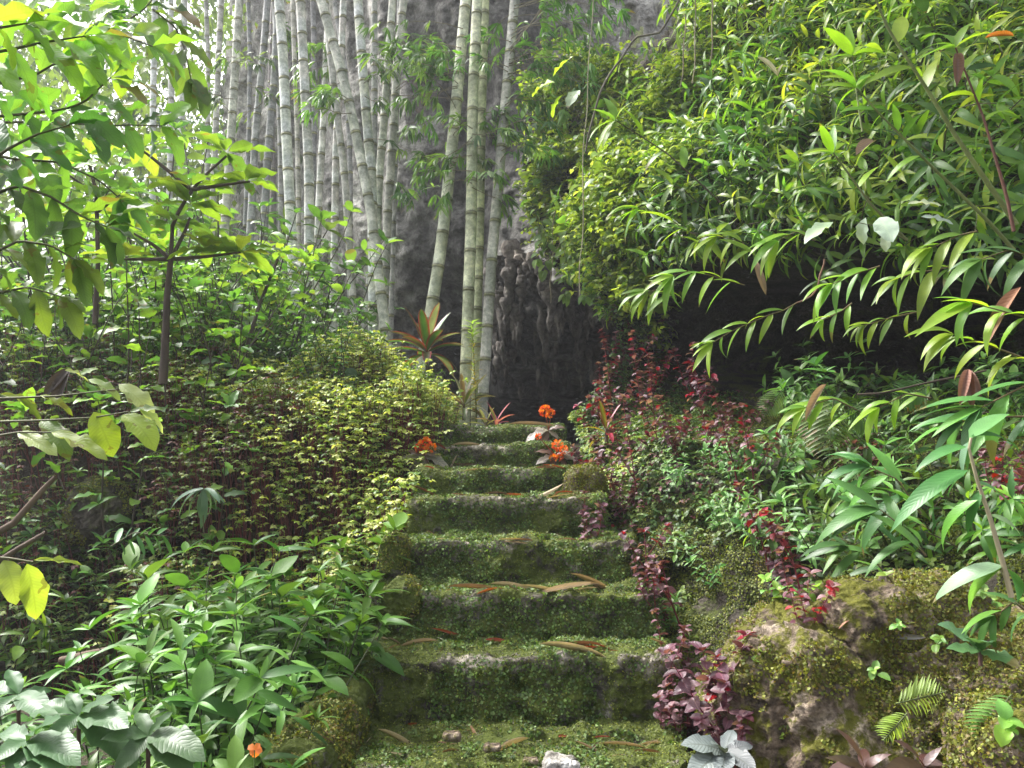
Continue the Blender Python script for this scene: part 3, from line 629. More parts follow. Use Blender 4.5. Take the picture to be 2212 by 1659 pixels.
# left foreground glossy shrubs
def scatter_ground(n, xr, yr, zone, protos, smin, smax, label, group, mind=.14, dz=0, cat='shrub', lean=0.):
    c = 0; got = []; tries = 0
    while c < n and tries < 40000:
        tries += 1; y = random.uniform(*yr); x = random.uniform(*xr)*y/ FPX + 0; z = float(ground_z(x, y))
        px, py = proj(np.array([x, y, z]))
        if not zone(px, py, x, y): continue
        if any((x-g[0])**2+(y-g[1])**2 < mind*mind for g in got): continue
        got.append((x, y)); c += 1; s = random.uniform(smin, smax)
        put(random.choice(protos), (x, y, z+dz), random.uniform(0, 6.28), s, (random.uniform(-.15, .25), random.uniform(-.2, .2)+lean), label(px, py, y) if callable(label) else label, cat, group)
def tall(px): return 1
def lg(px, py, y):
    if px > 560: return 'glossy green shrub crowding the left side of the stairs'
    return 'glossy green shrub in the left foreground thicket'
scatter_ground(56, (-700, -300), (2.5, 3.75), lambda px, py, x, y: x < -.7-(3.7-y)*.05, glossy, .7, 1.15, lg, 'glossy shrubs in the left foreground', .13)
scatter_ground(38, (-1200, -480), (1.95, 2.55), lambda px, py, x, y: True, glossy, .55, .8, 'glossy green shrub at the bottom left edge', 'glossy shrubs in the left foreground', .16)
scatter_ground(24, (-1180, -700), (3.9, 4.4), lambda px, py, x, y: True, glossy+lance_d[:1], .55, .85, 'glossy shrub against the dark left bank', 'glossy shrubs against the left bank', .15)
broad = [make_shrub('broad_leaved_bush', 5, random.uniform(1.1, 1.5), .45, .1, T_broad, .13, 1.0, [(.1, .22, .04), (.15, .29, .05), (.07, .16, .04), (.2, .34, .05)], M_big, .1, .3, .006, (.07, .05, .035), alt=True, whorl=6) for _ in range(5)]
scatter_ground(28, (-1200, -600), (4.3, 6.2), lambda px, py, x, y: px < 600, broad, .85, 1.25, 'big leaved bush among the saplings left of the bamboo', 'big leaved bushes among the saplings', .28)
# left middle distance
scatter_ground(95, (-1250, -430), (5.6, 9.5), lambda px, py, x, y: px < 720, bushy+bushy_d, .8, 1.5, lambda px, py, y: 'leafy green bush in the undergrowth left of the bamboo' if px > 350 else 'leafy green bush in the far left undergrowth', 'bushes in the left undergrowth', .3)
scatter_ground(30, (-1200, -250), (5.0, 6.2), lambda px, py, x, y: px < 900, bushy_d, .4, .7, 'low leafy bush rising behind the variegated ground cover', 'low bushes behind the ground cover', .2)

# ------------------------------------------------------------------ tall undergrowth and far wood at left
scatter_ground(46, (-1300, -640), (7.5, 12.5), lambda px, py, x, y: px < 560, bushy+bushy_d[:1], 1.6, 2.5, 'tall leafy bush behind the sapling at left', 'tall bushes left of the bamboo', .5)
T_leaf2 = leaf_tpl(2, .45, .2, .4, .45, .8)
def far_wood():
    m = MB(); n = 0; c0 = P(rng.uniform(-500, 760, 260), rng.uniform(-350, 640, 260), rng.uniform(13, 26, 260))
    for c in c0:
        k = 230; r = random.uniform(.7, 1.6); q = c+rng.normal(0, 1, (k, 3))*r*np.array([.8, .5, .5]); q = q[inframe(q, 120)]
        if not len(q): continue
        d = nrm(rng.normal(0, 1, (len(q), 3))+np.array([0, 0, -.2])); cc = np.array(random.choice([(.08, .17, .03), (.14, .26, .04), (.05, .12, .03), (.2, .34, .06)]))
        m.leaves(T_leaf2, frames(d), q, rng.uniform(.12, .3, (len(q), 1))*np.ones((1, 3)), cc*rng.uniform(.7, 1.3, (len(q), 1)))
    tag(m.build('far_wood', M_small), kind='stuff')
far_wood()

# unseen boughs added above the view to shade the right slope
mc = MB(); mw = MB(); root = empty('shade_boughs', (3.6, 3.2, 4.6)); ob = np.array([3.6, 3.2, 4.6])
for k in range(9):
    a = np.array([3.6, 3.2, 4.6]); e = np.array([random.uniform(.5, 2.6), random.uniform(2.6, 5.2), 0]); e[2] = 1.5+e[1]*.74+random.uniform(.5, 1.1)
    pt = a+(e-a)*np.linspace(0, 1, 8)[:, None]+np.array([0, 0, .5])*np.sin(np.linspace(0, 3.1, 8))[:, None]; mw.tube(pt-ob, np.linspace(.05, .01, 8), (.07, .05, .035), 6)
    q = e+rng.normal(0, 1, (95, 3))*[.45, .5, .18]; q = q[proj(q)[1] < -25]
    mc.leaves(T_broad[0], frames(rng.normal(0, 1, (len(q), 3))*[1, 1, .35]), q-ob, rng.uniform(.12, .2, (len(q), 1))*np.ones((1, 3)), (.08, .18, .04))
mw.build('trunk', M_bark, root); mc.build('crown', M_big, root); tag(root, 'unseen leafy boughs added above the view to shade the right slope', 'tree')

# ------------------------------------------------------------------ bamboo
def culm(pts, Y, wpx, col, label, sprigs=(), group='bamboo culms', seed=0, inter=.33, Y2=None):
    pts = np.array(pts, float); ys = pts[:, 1]; xs = pts[:, 0]
    o = np.argsort(ys); ys, xs = ys[o], xs[o]
    s_top = (xs[1]-xs[0])/(ys[1]-ys[0]); s_bot = (xs[-1]-xs[-2])/(ys[-1]-ys[-2])
    yy = np.arange(-620, ys[-1]+141, 20.); xx = np.where(yy < ys[0], xs[0]+s_top*(yy-ys[0]), np.where(yy > ys[-1], xs[-1]+s_bot*(yy-ys[-1]), np.interp(yy, ys, xs)))
    k = 5; xx = np.convolve(np.pad(xx, k//2, mode='edge'), np.ones(k)/k, 'valid')
    p = P(xx, yy, np.full(len(yy), Y))[::-1]; g = float(ground_z(p[0, 0], p[0, 1])) if len(p) else 0
    S = np.concatenate([[0], np.cumsum(np.linalg.norm(np.diff(p, axis=0), axis=1))])
    f = lambda s: np.array([np.interp(s, S, p[:, i]) for i in range(3)]).T
    rr = random.Random(seed); r0 = wpx/2/FPX*Y; ss, rad, cc = [], [], []; s = rr.uniform(0, .2); nodes = []
    col = np.minimum(np.array(col)*1.35*np.array([1.06, 1, 1.06]), .8); nod = np.array([.2, .19, .1]); pale = np.minimum(col*1.25+.04, .8)
    while s < S[-1]-.02:
        L = inter*rr.uniform(.85, 1.15); nodes.append(s)
        for fr, rm, c in ((0, 1.0, nod*.9), (.005, 1.09, nod*1.5), (.016, 1.09, nod*1.9), (.024, 1.0, nod*.7), (.04, 1.0, pale), (.12, 1., pale), (.2, .995, col), (L-.05, .99, col*.95), (L-.012, 1.03, col*.75)):
            if s+fr < S[-1]: ss.append(s+fr); rad.append(r0*rm*(1-.12*(s/S[-1]))); cc.append(c)
        s += L
    m = MB(); m.tube(f(np.array(ss)), np.array(rad), np.array(cc), 14)
    base = p[0]; root = empty('bamboo_culm', base); tag(root, label, 'bamboo', group)
    m.V[0] = m.V[0]-base; m.build('culm', M_bam, root)
    if sprigs:
        mf, ms = MB(), MB()
        for (a, b, n, side, Lw) in sprigs:      # pixel rows a..b
            for _ in range(n):
                py = rr.uniform(a, b); px = float(np.interp(py, yy, xx)); q0 = P(px, py, Y-r0)-base
                sd = side if side else rr.choice((-1, 1)); L = Lw*rr.uniform(.4, 1.1)
                d = np.array([sd*rr.uniform(.5, 1.2), rr.uniform(-.9, .5), rr.uniform(-.3, .7)])
                path = curve(q0, d, L, rr.uniform(.1, .5), 7, .04); ms.tube(path, np.linspace(.005, .0015, 7), (.2, .17, .1), 3)
                for t in range(2, 7):
                    for j in range(rr.choice((1, 2))+(2 if t == 6 else 0)):
                        q = path[t]; tw = nrm(path[t]-path[t-1])+rng.normal(0, .5, 3); tw = nrm(tw); q2 = q+tw*rr.uniform(.02, .12)
                        ms.tube([q, q2], [.0015, .001], (.2, .17, .1), 3); nl = rr.choice((3, 4, 5, 6)); fr_ = frames(tw[None])[0]
                        fan = (np.arange(nl)-(nl-1)/2)*.5
                        dd = np.array([tw*math.cos(x)+fr_[:, 0]*math.sin(x)+np.array([0, 0, -.35]) for x in fan])
                        g_ = np.array(rr.choice([(.08, .19, .04), (.13, .27, .05), (.06, .14, .04), (.18, .3, .08)]))
                        mf.leaves(T_bam, frames(dd, roll=rng.normal(0, .4, nl)), q2, np.ones((nl, 3))*rr.uniform(.1, .18)*[1.25, 1, 1], g_)
        ms.build('twigs', M_stem, root); mf.build('foliage', M_bamleaf, root)
    return root
WH, GR, GY, DK = (.6, .62, .5), (.44, .46, .3), (.44, .44, .4), (.18, .19, .18)
culm([(1006, 0), (985, 230), (963, 450), (948, 570), (928, 690)], 6.9, 27, (.46, .48, .34), 'thick pale bamboo culm leaning right above the red edged plant', [(60, 260, 9, -1, .8), (150, 420, 6, 0, .5)], seed=1)
culm([(1031, 0), (1021, 220), (1018, 480), (1010, 700), (1004, 860)], 6.6, 26, GR, 'greenish upright bamboo culm in the middle of the central three', [(200, 480, 8, 0, .45)], seed=2)
culm([(1048, 0), (1040, 250), (1036, 500), (1030, 700), (1028, 860)], 6.85, 21, (.4, .43, .24), 'slimmer mossy green culm tucked right behind the middle bamboo', [(120, 330, 4, 1, .4)], seed=3)
culm([(1112, 0), (1096, 170), (1078, 380), (1062, 560), (1047, 800)], 6.7, 24, (.4, .4, .35), 'grey bamboo culm furthest right, standing against the cave', [(-60, 170, 22, 1, 1.3), (60, 350, 7, 1, .6), (20, 220, 4, -1, .6)], seed=4)
culm([(603, 0), (612, 130), (619, 300), (625, 420), (632, 560)], 7.3, 24, (.6, .62, .5), 'brightest near white bamboo culm at the left of the main clump', seed=5)
culm([(649, 0), (658, 185), (668, 376), (668, 640)], 7.4, 23, (.5, .5, .44), 'broad pale grey culm second from the left in the main clump', seed=6)
culm([(712, 0), (706, 92), (698, 274), (690, 410), (682, 640)], 7.9, 16, GY, 'slim lichen spotted culm between the second culm and the leaning one', seed=7)
culm([(693, 0), (731, 130), (759, 239), (779, 342), (800, 445), (815, 567), (835, 740)], 7.0, 23, (.42, .43, .36), 'strongly leaning bamboo culm crossing in front of the main clump', [(140, 260, 4, -1, .35)], seed=8)
culm([(742, 0), (737, 130), (726, 308), (722, 567), (720, 690)], 7.7, 17, (.48, .46, .42), 'straight mottled culm behind the leaning one', [(60, 340, 4, -1, .5)], seed=9)
culm([(773, 0), (783, 147), (795, 291), (803, 376), (806, 567), (806, 700)], 7.15, 23, (.55, .57, .46), 'pale bamboo culm meeting the foot of the leaning one', [(100, 360, 5, 1, .5)], seed=10)
culm([(809, 0), (809, 205), (806, 500), (790, 700)], 8.2, 15, (.3, .31, .28), 'shaded thin culm behind the pair that meet', seed=11)
culm([(848, 0), (838, 137), (829, 274), (819, 376), (812, 600)], 7.4, 19, (.46, .47, .38), 'upright culm leaning slightly right beside the crossing pair', [(90, 260, 3, 1, .7)], seed=12)
culm([(872, 0), (860, 103), (848, 308), (838, 445), (834, 567), (826, 740)], 7.6, 20, (.38, .38, .33), 'rightmost grey culm of the main clump against the cliff', [(60, 220, 6, 1, .8), (380, 470, 2, 1, .4)], seed=13)
culm([(708, 60), (722, 200), (745, 376), (757, 567), (768, 740)], 7.5, 17, (.36, .36, .32), 'grey culm bending right under the leaning one', seed=14)
culm([(862, 40), (858, 200), (851, 445), (846, 640)], 8.0, 12, (.3, .3, .28), 'thin dim culm peeping out behind the rightmost of the clump', seed=15)
culm([(517, 0), (508, 150), (499, 297), (492, 400)], 8.8, 19, (.42, .43, .36), 'separate pale culm far left of the main clump', [(120, 260, 6, 0, .6)], seed=16)
culm([(578, 0), (566, 150), (552, 284), (545, 420)], 9.0, 17, (.27, .28, .27), 'dark leaning culm in the shade left of the brightest one', [(60, 240, 6, 0, .6)], seed=17)
culm([(478, 0), (472, 120), (467, 253), (462, 380)], 9.6, 14, (.35, .35, .31), 'lichen speckled thin culm at the far left edge of the bamboo', seed=18)
culm([(398, 0), (397, 60), (394, 154), (392, 420)], 11, 15, (.45, .46, .4), 'distant pale culm behind the hanging branches at left', seed=19)
culm([(369, 60), (369, 120), (370, 220), (366, 430)], 11.5, 13, (.5, .5, .45), 'distant culm beside the sapling crown', seed=20)
culm([(333, 100), (331, 200), (330, 330), (328, 600)], 11, 14, (.6, .6, .55), 'bright distant culm showing through the leaves behind the sapling', seed=21)
culm([(598, 60), (593, 170), (578, 342), (572, 460)], 8.8, 18, DK, 'dark brown shaded culm directly left of the brightest one', seed=22)
culm([(536, 0), (540, 120), (538, 280), (534, 380)], 9.8, 10, DK, 'very thin dark culm between the two left hand bamboos', seed=23)
culm([(590, -20), (600, 150), (606, 320), (606, 420)], 9.2, 12, (.3, .3, .28), 'thin grey culm hugging the brightest bamboo on its left', seed=24)
culm([(632, 0), (637, 160), (643, 310), (645, 500)], 8.3, 11, (.36, .35, .3), 'narrow spotted culm between the two thick left culms', seed=25)
culm([(676, 0), (680, 200), (676, 400), (672, 560)], 8.9, 13, (.22, .22, .22), 'shadowed culm behind the second thick one', seed=26)
culm([(725, 20), (748, 160), (757, 360), (756, 560)], 8.6, 12, (.26, .26, .25), 'dim culm seen through the crossing stems', seed=27)
culm([(590, 30), (584, 200), (590, 420), (588, 520)], 10, 14, (.15, .13, .12), 'brownish culm deep in the shade at the left of the clump', seed=28)
culm([(445, 0), (450, 160), (448, 330), (446, 470)], 12.5, 11, (.4, .4, .36), 'faint far culm seen between hanging leaves left of the bamboo', seed=29)

# ------------------------------------------------------------------ pixel-guided sprays (each at its own real distance)
def pxleaf(ml, b, t, Y, ratio, col, tpl=None, Yt=None, face=.6, edge=None):
    B = P(b[0], b[1], Y); T = P(t[0], t[1], Y+(random.uniform(-.12, .12)*Y*.3 if Yt is None else Yt-Y)); d = T-B; L = np.linalg.norm(d)*1.05
    up = nrm(nrm(EYE-B)*face+np.array([random.uniform(-.3, .3), 0, 1.0])); fr = frames(d[None]+np.array([0, 0, .12*L]), up)
    tpl = tpl or random.choice(T_broad); wd = tpl[0][:, 0].max()*2
    ml.leaves(tpl, fr, B, (L*ratio/wd, L, L), col, edge)
def spray(name, pts, Y, ll, ratio, cols, mat, label, cat, gap=None, r=.004, tpls=None, down=0., stcol=(.1, .1, .05), group=None, Y1=None, tipn=3, skip=0., droopdir=None, side=None):
    pts = np.array(pts, float); Ys = np.linspace(Y, Y1 or Y, len(pts)); root = empty(name, P(pts[0, 0], pts[0, 1], Ys[0])); base = P(pts[0, 0], pts[0, 1], Ys[0])
    path = P(pts[:, 0], pts[:, 1], Ys); S = np.concatenate([[0], np.cumsum(np.linalg.norm(np.diff(pts, axis=0), axis=1))])
    fine = np.linspace(0, S[-1], 14); pf = np.array([np.interp(fine, S, path[:, i]) for i in range(3)]).T
    ms, ml = MB(), MB(); ms.tube(pf-base, np.linspace(r, r*.4, 14), stcol, 6); gap = gap or ll*.38; s = S[-1]*skip+gap*.3; sd = random.choice((-1, 1))
    def one(s, ang, k=1.):
        px, py = np.interp(s, S, pts[:, 0]), np.interp(s, S, pts[:, 1]); e = min(s+5, S[-1]); s0 = e-6
        t = np.array([np.interp(e, S, pts[:, 0])-np.interp(s0, S, pts[:, 0]), np.interp(e, S, pts[:, 1])-np.interp(s0, S, pts[:, 1])]); t = t/max(np.linalg.norm(t), 1e-6)
        c, sn = math.cos(ang), math.sin(ang); v = np.array([t[0]*c-t[1]*sn, t[0]*sn+t[1]*c])+np.array([0, down]); 
        if droopdir is not None: v = v+np.array(droopdir)
        v = v/np.linalg.norm(v); L = ll*k*random.uniform(.75, 1.15); y_ = float(np.interp(s, S, Ys))
        B = P(px, py, y_); T = P(px+v[0]*L, py+v[1]*L, y_+random.uniform(-.6, .4)*L/FPX*y_); d = T-B; Ln = np.linalg.norm(d)
        up = nrm(nrm(EYE-B)*random.uniform(.1, 1.)+np.array([random.uniform(-.4, .4), 0, 1.]))
        tp = random.choice(tpls or T_broad); wd = tp[0][:, 0].max()*2
        ml.leaves(tp, frames(d[None]+np.array([0, 0, .15*Ln]), up), B-base, (Ln*ratio/wd, Ln, Ln), np.array(random.choice(cols))*random.uniform(.85, 1.2))
    while s < S[-1]:
        one(s, sd*random.uniform(.6, 1.2)); sd = -sd if side is None else side
        if side: sd = side
        s += gap*random.uniform(.7, 1.2)
    for j in range(tipn): one(S[-1], (j-(tipn-1)/2)*.65+random.uniform(-.15, .15), .95)
    ms.build('stem', M_bark, root); ml.build('foliage', mat, root); tag(root, label, cat, group); return root
TG = [(.13, .28, .05), (.09, .22, .05), (.18, .36, .06), (.06, .15, .04)]
YG = [(.4, .5, .05), (.32, .44, .05), (.24, .38, .05)]
br = [([(-40, 254), (79, 244), (140, 236), (181, 222), (240, 167)], 1.55, 105, 'dark stemmed branch of oval leaves crossing the upper left below the bright leaves'),
 ([(20, 20), (113, 41), (212, 55), (260, 75), (330, 100)], 1.7, 110, 'high branch of large leaves sweeping right from the top left corner'),
 ([(170, 75), (250, 60), (310, 22), (345, -20)], 2.0, 100, 'branch rising out of the top edge left of the bamboo'),
 ([(-60, 120), (20, 108), (90, 92), (183, 78)], 1.35, 125, 'nearest bright leaved branch at the top left edge'),
 ([(-20, 265), (120, 262), (215, 272), (290, 270), (350, 272)], 1.9, 90, 'slender horizontal branch with paired leaves over the sapling'),
 ([(-50, 370), (20, 320), (80, 290), (150, 270)], 1.45, 105, 'shaded branch with dark oval leaves at the left edge'),
 ([(-40, 430), (40, 400), (110, 425), (180, 470), (230, 490)], 1.6, 100, 'dipping branch of dark leaves at mid left'),
 ([(-60, 30), (0, 60), (60, 50)], 1.3, 120, 'blurred glowing leaves in the top left corner'),
 ([(-40, 560), (40, 520), (110, 530), (160, 560)], 1.6, 95, 'olive leaved branch hanging at mid left edge'),
 ([(-40, 330), (40, 345), (130, 350), (215, 390), (260, 430)], 1.7, 95, 'dark branch running down beside the sapling crown'),
 ([(100, -30), (170, 20), (240, 30)], 1.9, 90, 'leafy twig hanging from the top edge above the long branch'),
 ([(-50, 190), (20, 175), (80, 160), (130, 130)], 1.4, 105, 'short bright twig between the two upper left branches'),
 ([(330, 20), (380, 60), (400, 110), (412, 170)], 2.4, 80, 'hanging spray of drooping leaves left of the bamboo'),
 ([(-40, 640), (60, 620), (130, 640)], 1.8, 85, 'sparse olive twig at the left edge below the dark branches')]
for k, (pts, Y, ll, lb) in enumerate(br):
    c = TG if k not in (3, 7, 11, 1) else [(.2, .4, .06), (.16, .34, .06), (.28, .46, .06)]
    if k in (8, 13, 12): c = [(.11, .2, .04), (.09, .18, .04), (.14, .22, .04)]
    spray('leafy_branch', pts, Y, ll*1.0, .36, c, M_big, lb, 'branch', down=.15 if k != 12 else .7, group='branches overhanging at the upper left', gap=ll*.26, tpls=T_broad)
# yellow-green leaves low at left
def custom(name, stem, Y, leaves, label, cat, mat=M_big, r=.003, stcol=(.1, .1, .04), face=.7):
    base = P(*stem[0], Y); root = empty(name, base); ms, ml = MB(), MB(); st = np.array(stem, float)
    S = np.concatenate([[0], np.cumsum(np.linalg.norm(np.diff(st, axis=0), axis=1))]); f = np.linspace(0, S[-1], 16)
    pth = P(np.interp(f, S, st[:, 0]), np.interp(f, S, st[:, 1]), np.full(16, Y)); ms.tube(pth-base, np.linspace(r, r*.5, 16), stcol, 6)
    for lf in leaves:
        b, t, ratio, col = lf[:4]; tpl = lf[4] if len(lf) > 4 else None; yt = lf[5] if len(lf) > 5 else None
        B = len(ml.V); pxleaf(ml, b, t, Y, ratio, col, tpl, yt, face); ml.V[-1] = ml.V[-1]-base
    ms.build('stem', M_stem, root); ml.build('foliage', mat, root); return tag(root, label, cat)
YL, PL, OL = (.28, .36, .04), (.42, .5, .22), (.13, .2, .04)
custom('leafy_branch', [(-30, 912), (100, 908), (203, 902), (279, 889)], 1.75, [((203, 890), (243, 978), .58, YL), ((267, 895), (338, 940), .5, YL), ((300, 884), (368, 922), .45, PL), ((280, 889), (350, 880), .3, OL), ((90, 908), (150, 960), .4, OL)], 'arching twig carrying two veined yellow leaves low at left', 'branch')
custom('leafy_branch', [(-30, 862), (120, 856), (254, 841)], 1.8, [((257, 830), (336, 880), .45, PL), ((190, 820), (262, 845), .35, (.3, .42, .16)), ((140, 800), (205, 812), .35, PL), ((86, 854), (158, 878), .26, YL), ((0, 851), (80, 872), .3, YL), ((40, 858), (95, 910), .4, OL)], 'twig with a pale shining leaf above the yellow leaves', 'branch')
custom('leafy_branch', [(-30, 946), (38, 934), (111, 934)], 1.7, [((38, 934), (116, 975), .42, PL), ((111, 934), (221, 981), .27, YL)], 'twig with one pale and one long yellow green leaf at the left edge', 'branch')
custom('leafy_branch', [(-30, 1203), (20, 1206), (72, 1214)], 1.5, [((8, 1210), (42, 1290), .55, (.3, .36, .08)), ((58, 1218), (86, 1334), .48, (.34, .42, .06)), ((72, 1210), (176, 1216), .16, (.26, .32, .05))], 'pair of toothed yellow green leaves hanging at the left edge', 'branch')
for pts, Y, r, lb in (([(-40, 1170), (30, 1130), (95, 1055), (120, 1030)], 2.2, .010, 'bare dark branch slanting up at the left edge'), ([(-40, 1235), (40, 1185), (100, 1150)], 2.4, .008, 'bare pale stick slanting behind the hanging leaf pair')):
    m = MB(); q = P(np.array(pts)[:, 0], np.array(pts)[:, 1], Y); m.tube(q, [r, r, r*.8, r*.6][:len(q)], (.14, .1, .07), 8); tag(m.build('bare_branch', M_bark), lb, 'branch')
m = MB(); q = P([130, 180, 240], [1428, 1418, 1404], [3.1, 3.1, 3.05]); m.tube(q, [.015, .018, .015], (.1, .065, .04), 10); tag(m.build('fallen_log', M_bark), 'short brown fallen log in the dark hollow at left', 'log')
m = MB(); q = P([-40, 90, 175, 260], [748, 742, 738, 750], 5.6); m.tube(q, .028, (.22, .2, .12), 10); tag(m.build('fallen_bamboo', M_bam), 'fallen bamboo pole lying across the undergrowth at far left', 'bamboo pole')

star_q = []
# sapling at left middle
def whorl(ml, c, Y, n, ll, ratio, cols, base, tpls=T_broad, flat=.35, tiltup=.15):
    C0 = P(c[0], c[1], Y)
    a0 = random.uniform(0, 6.28)
    for j in range(n):
        a = a0+j*6.283/n+random.uniform(-.25, .25); L = ll/FPX*Y*random.uniform(.7, 1.15)
        d = np.array([math.cos(a), math.sin(a), random.uniform(-.1, .5)+tiltup]); tp = random.choice(tpls); wd = tp[0][:, 0].max()*2
        ml.leaves(tp, frames(nrm(d)[None], roll=np.array([random.gauss(0, .25)])), C0+nrm(d)*L*.08-base, (L*ratio/wd, L, L), np.array(random.choice(cols))*random.uniform(.85, 1.2))
def sapling(trunk, branches, whorls, Y, r, label, cols=None, ll=92):
    base = P(*trunk[0], Y); root = empty('sapling', base); ms, ml = MB(), MB()
    for k, b in enumerate([trunk]+branches):
        b = np.array(b, float); S = np.linspace(0, len(b)-1, 10); pth = P(np.interp(S, range(len(b)), b[:, 0]), np.interp(S, range(len(b)), b[:, 1]), np.full(10, Y))
        ms.tube(pth-base, np.linspace(r, r*.6, 10) if k == 0 else np.linspace(r*.5, r*.25, 10), (.07, .05, .035), 8)
    for c in whorls: whorl(ml, c, Y, random.choice((7, 8, 9)), ll, .36, cols or [(.15, .3, .05), (.2, .37, .05), (.1, .22, .05), (.28, .4, .06)], base)
    ms.build('trunk', M_bark, root); ml.build('crown', M_big, root); return tag(root, label, 'sapling')
sapling([(352, 830), (357, 740), (361, 640), (369, 560)], [[(369, 560), (373, 479), (414, 410), (450, 372), (489, 337)], [(369, 560), (330, 528), (290, 505)], [(369, 560), (402, 495), (410, 470)], [(414, 410), (340, 350), (308, 325)], [(369, 560), (440, 555), (520, 545)], [(361, 560), (260, 560)], [(414, 410), (480, 400), (540, 392)]],
        [(489, 328), (308, 321), (414, 404), (373, 479), (410, 440), (290, 500), (530, 390), (450, 540), (520, 545), (270, 555)], 3.6, .022, 'sapling with a dark trunk and big whorled sunlit leaves left of the bamboo')
sapling([(205, 700), (212, 560), (208, 420), (192, 345)], [[(208, 420), (150, 380), (120, 350)], [(210, 460), (260, 420)]], [(192, 335), (120, 345), (260, 415), (210, 430), (150, 470)], 4.0, .014, 'smaller sapling with glowing yellow green top beside the left edge', ll=85)
sapling([(520, 860), (530, 760), (560, 660), (600, 560)], [[(530, 760), (585, 700), (625, 660)], [(560, 660), (540, 590)]], [(600, 545), (540, 580), (625, 650), (650, 560), (570, 620)], 5.2, .018, 'thin sapling in front of the bamboo feet', ll=50)
sapling([(455, 900), (430, 980), (425, 1040)][::-1], [[(455, 900), (500, 850), (560, 810)], [(455, 900), (430, 840)]], [(560, 800), (430, 830), (500, 850)], 4.6, .02, 'crooked grey stem rising from the ground cover', ll=45)

for k, (c_, Y_, tips) in enumerate((((60, 1600), 1.75, [(-20, 1560), (20, 1650), (150, 1600), (130, 1655), (110, 1545), (-10, 1620), (60, 1680)]), ((170, 1545), 1.95, [(60, 1530), (110, 1590), (260, 1560), (290, 1610), (230, 1505), (150, 1480), (90, 1500)]), ((40, 1500), 2.1, [(-40, 1480), (110, 1490), (90, 1540), (20, 1440), (-20, 1540)]), ((320, 1590), 1.9, [(230, 1580), (260, 1650), (420, 1600), (400, 1640), (360, 1540), (300, 1520)]))):
    star_q.append((c_, Y_, tips, ('nearest', 'second nearest', 'left edge', 'rightmost')[k]))
# split leaved plant
custom('split_leaf_plant', [(440, 1150), (438, 1090), (440, 1052)], 3.6, [((440, 1056), t, .17, (.12, .2, .14), T_strap[1]) for t in ((345, 1078), (357, 1092), (378, 1100), (400, 1116), (425, 1130), (447, 1138), (462, 1124), (480, 1112), (492, 1094), (490, 1072), (470, 1058), (395, 1058))], 'deeply cut silvery green leaf fanning over the dark hollow', 'plant', M_glossy)
for c, Y, lb in (((325, 1160), 3.3, 'fern like spray arching over the left hollow'),):
    custom('arching_fern', [(240, 1180), (290, 1150), (360, 1158)], Y, [((250+i*9, 1176-abs(6-i)*0-min(i, 5)*4), (262+i*10, (1198 if i % 2 else 1140)), .2, (.07, .17, .06), T_strap[0]) for i in range(12)], lb, 'fern', M_glossy)

# right side sprays
LR = [(.2, .36, .03), (.28, .42, .04), (.15, .3, .04)]
rs = [([(1608, 616), (1540, 596), (1486, 585), (1455, 595)], 3.9, 80, 'low arching spray of bright leaves at the left lip of the dark recess'),
 ([(1720, 655), (1690, 672), (1657, 682), (1584, 713), (1540, 740)], 3.7, 70, 'long thin shoot with paired leaves dangling in front of the dark recess'),
 ([(2060, 575), (2014, 584), (1975, 590), (1941, 601)], 2.9, 95, 'shoot of long drooping leaves over the middle of the dark recess'),
 ([(1990, 672), (1926, 686), (1867, 703)], 3.0, 62, 'small five leaved tuft hanging below the drooping shoot'),
 ([(2250, 690), (2209, 684), (2148, 667), (2100, 655)], 2.1, 110, 'bright toothed spray entering from the right edge beside the brown leaf'),
 ([(2230, 780), (2119, 740), (2060, 722)], 2.2, 105, 'second bright spray below the toothed one at the right edge'),
 ([(1840, 655), (1818, 672), (1779, 691)], 3.2, 62, 'pair of narrow leaves hanging in the recess beside the small tuft'),
 ([(1900, 575), (1858, 588), (1799, 613)], 3.1, 75, 'holed leaves drooping across the recess opening'),
 ([(2110, 500), (2072, 508), (2014, 535)], 2.7, 85, 'leafy shoot hanging at the upper right of the recess'),
 ([(1760, 520), (1720, 500), (1680, 520)], 3.4, 85, 'pale glossy leaves at the brow of the overhang'),
 ([(1640, 560), (1600, 520), (1550, 510)], 3.8, 80, 'shoot nodding over the left brow of the overhang'),
 ([(1520, 520), (1440, 470), (1380, 450)], 4.4, 80, 'shoot reaching left from the slope towards the cliff'),
 ([(2240, 560), (2180, 540), (2120, 560)], 2.3, 100, 'dark glossy shoot at the right edge above the toothed spray'),
 ([(2240, 820), (2180, 850), (2120, 880)], 1.9, 150, 'large glossy leaves sweeping in from the right edge'),
 ([(2240, 900), (2150, 900), (2080, 910)], 2.1, 130, 'long glossy leaves just above the pale stalk'),
 ([(2010, 860), (1960, 850), (1900, 880)], 2.9, 80, 'shoot of narrow leaves on the shelf under the recess'),
 ([(1860, 890), (1800, 860), (1740, 880)], 3.3, 75, 'yellow green shoot bending left on the shelf'),
 ([(1480, 650), (1440, 620), (1400, 630)], 4.4, 70, 'bright nodding shoot above the crimson leaves'),
 ([(2000, 1200), (1945, 1135), (1900, 1100)], 2.4, 125, 'arching spray of long leaves left of the pale stalk'),
 ([(1990, 1110), (1938, 1035), (1880, 1010)], 2.5, 130, 'upper arching spray of dark glossy leaves left of the pale stalk'),
 ([(1930, 1260), (1880, 1200), (1830, 1180)], 2.6, 105, 'spray of leaves over the crest of the foreground rock wall'),
 ([(2230, 1330), (2190, 1300), (2150, 1330)], 2.0, 95, 'leafy sprig over the right end of the foreground rock wall')]
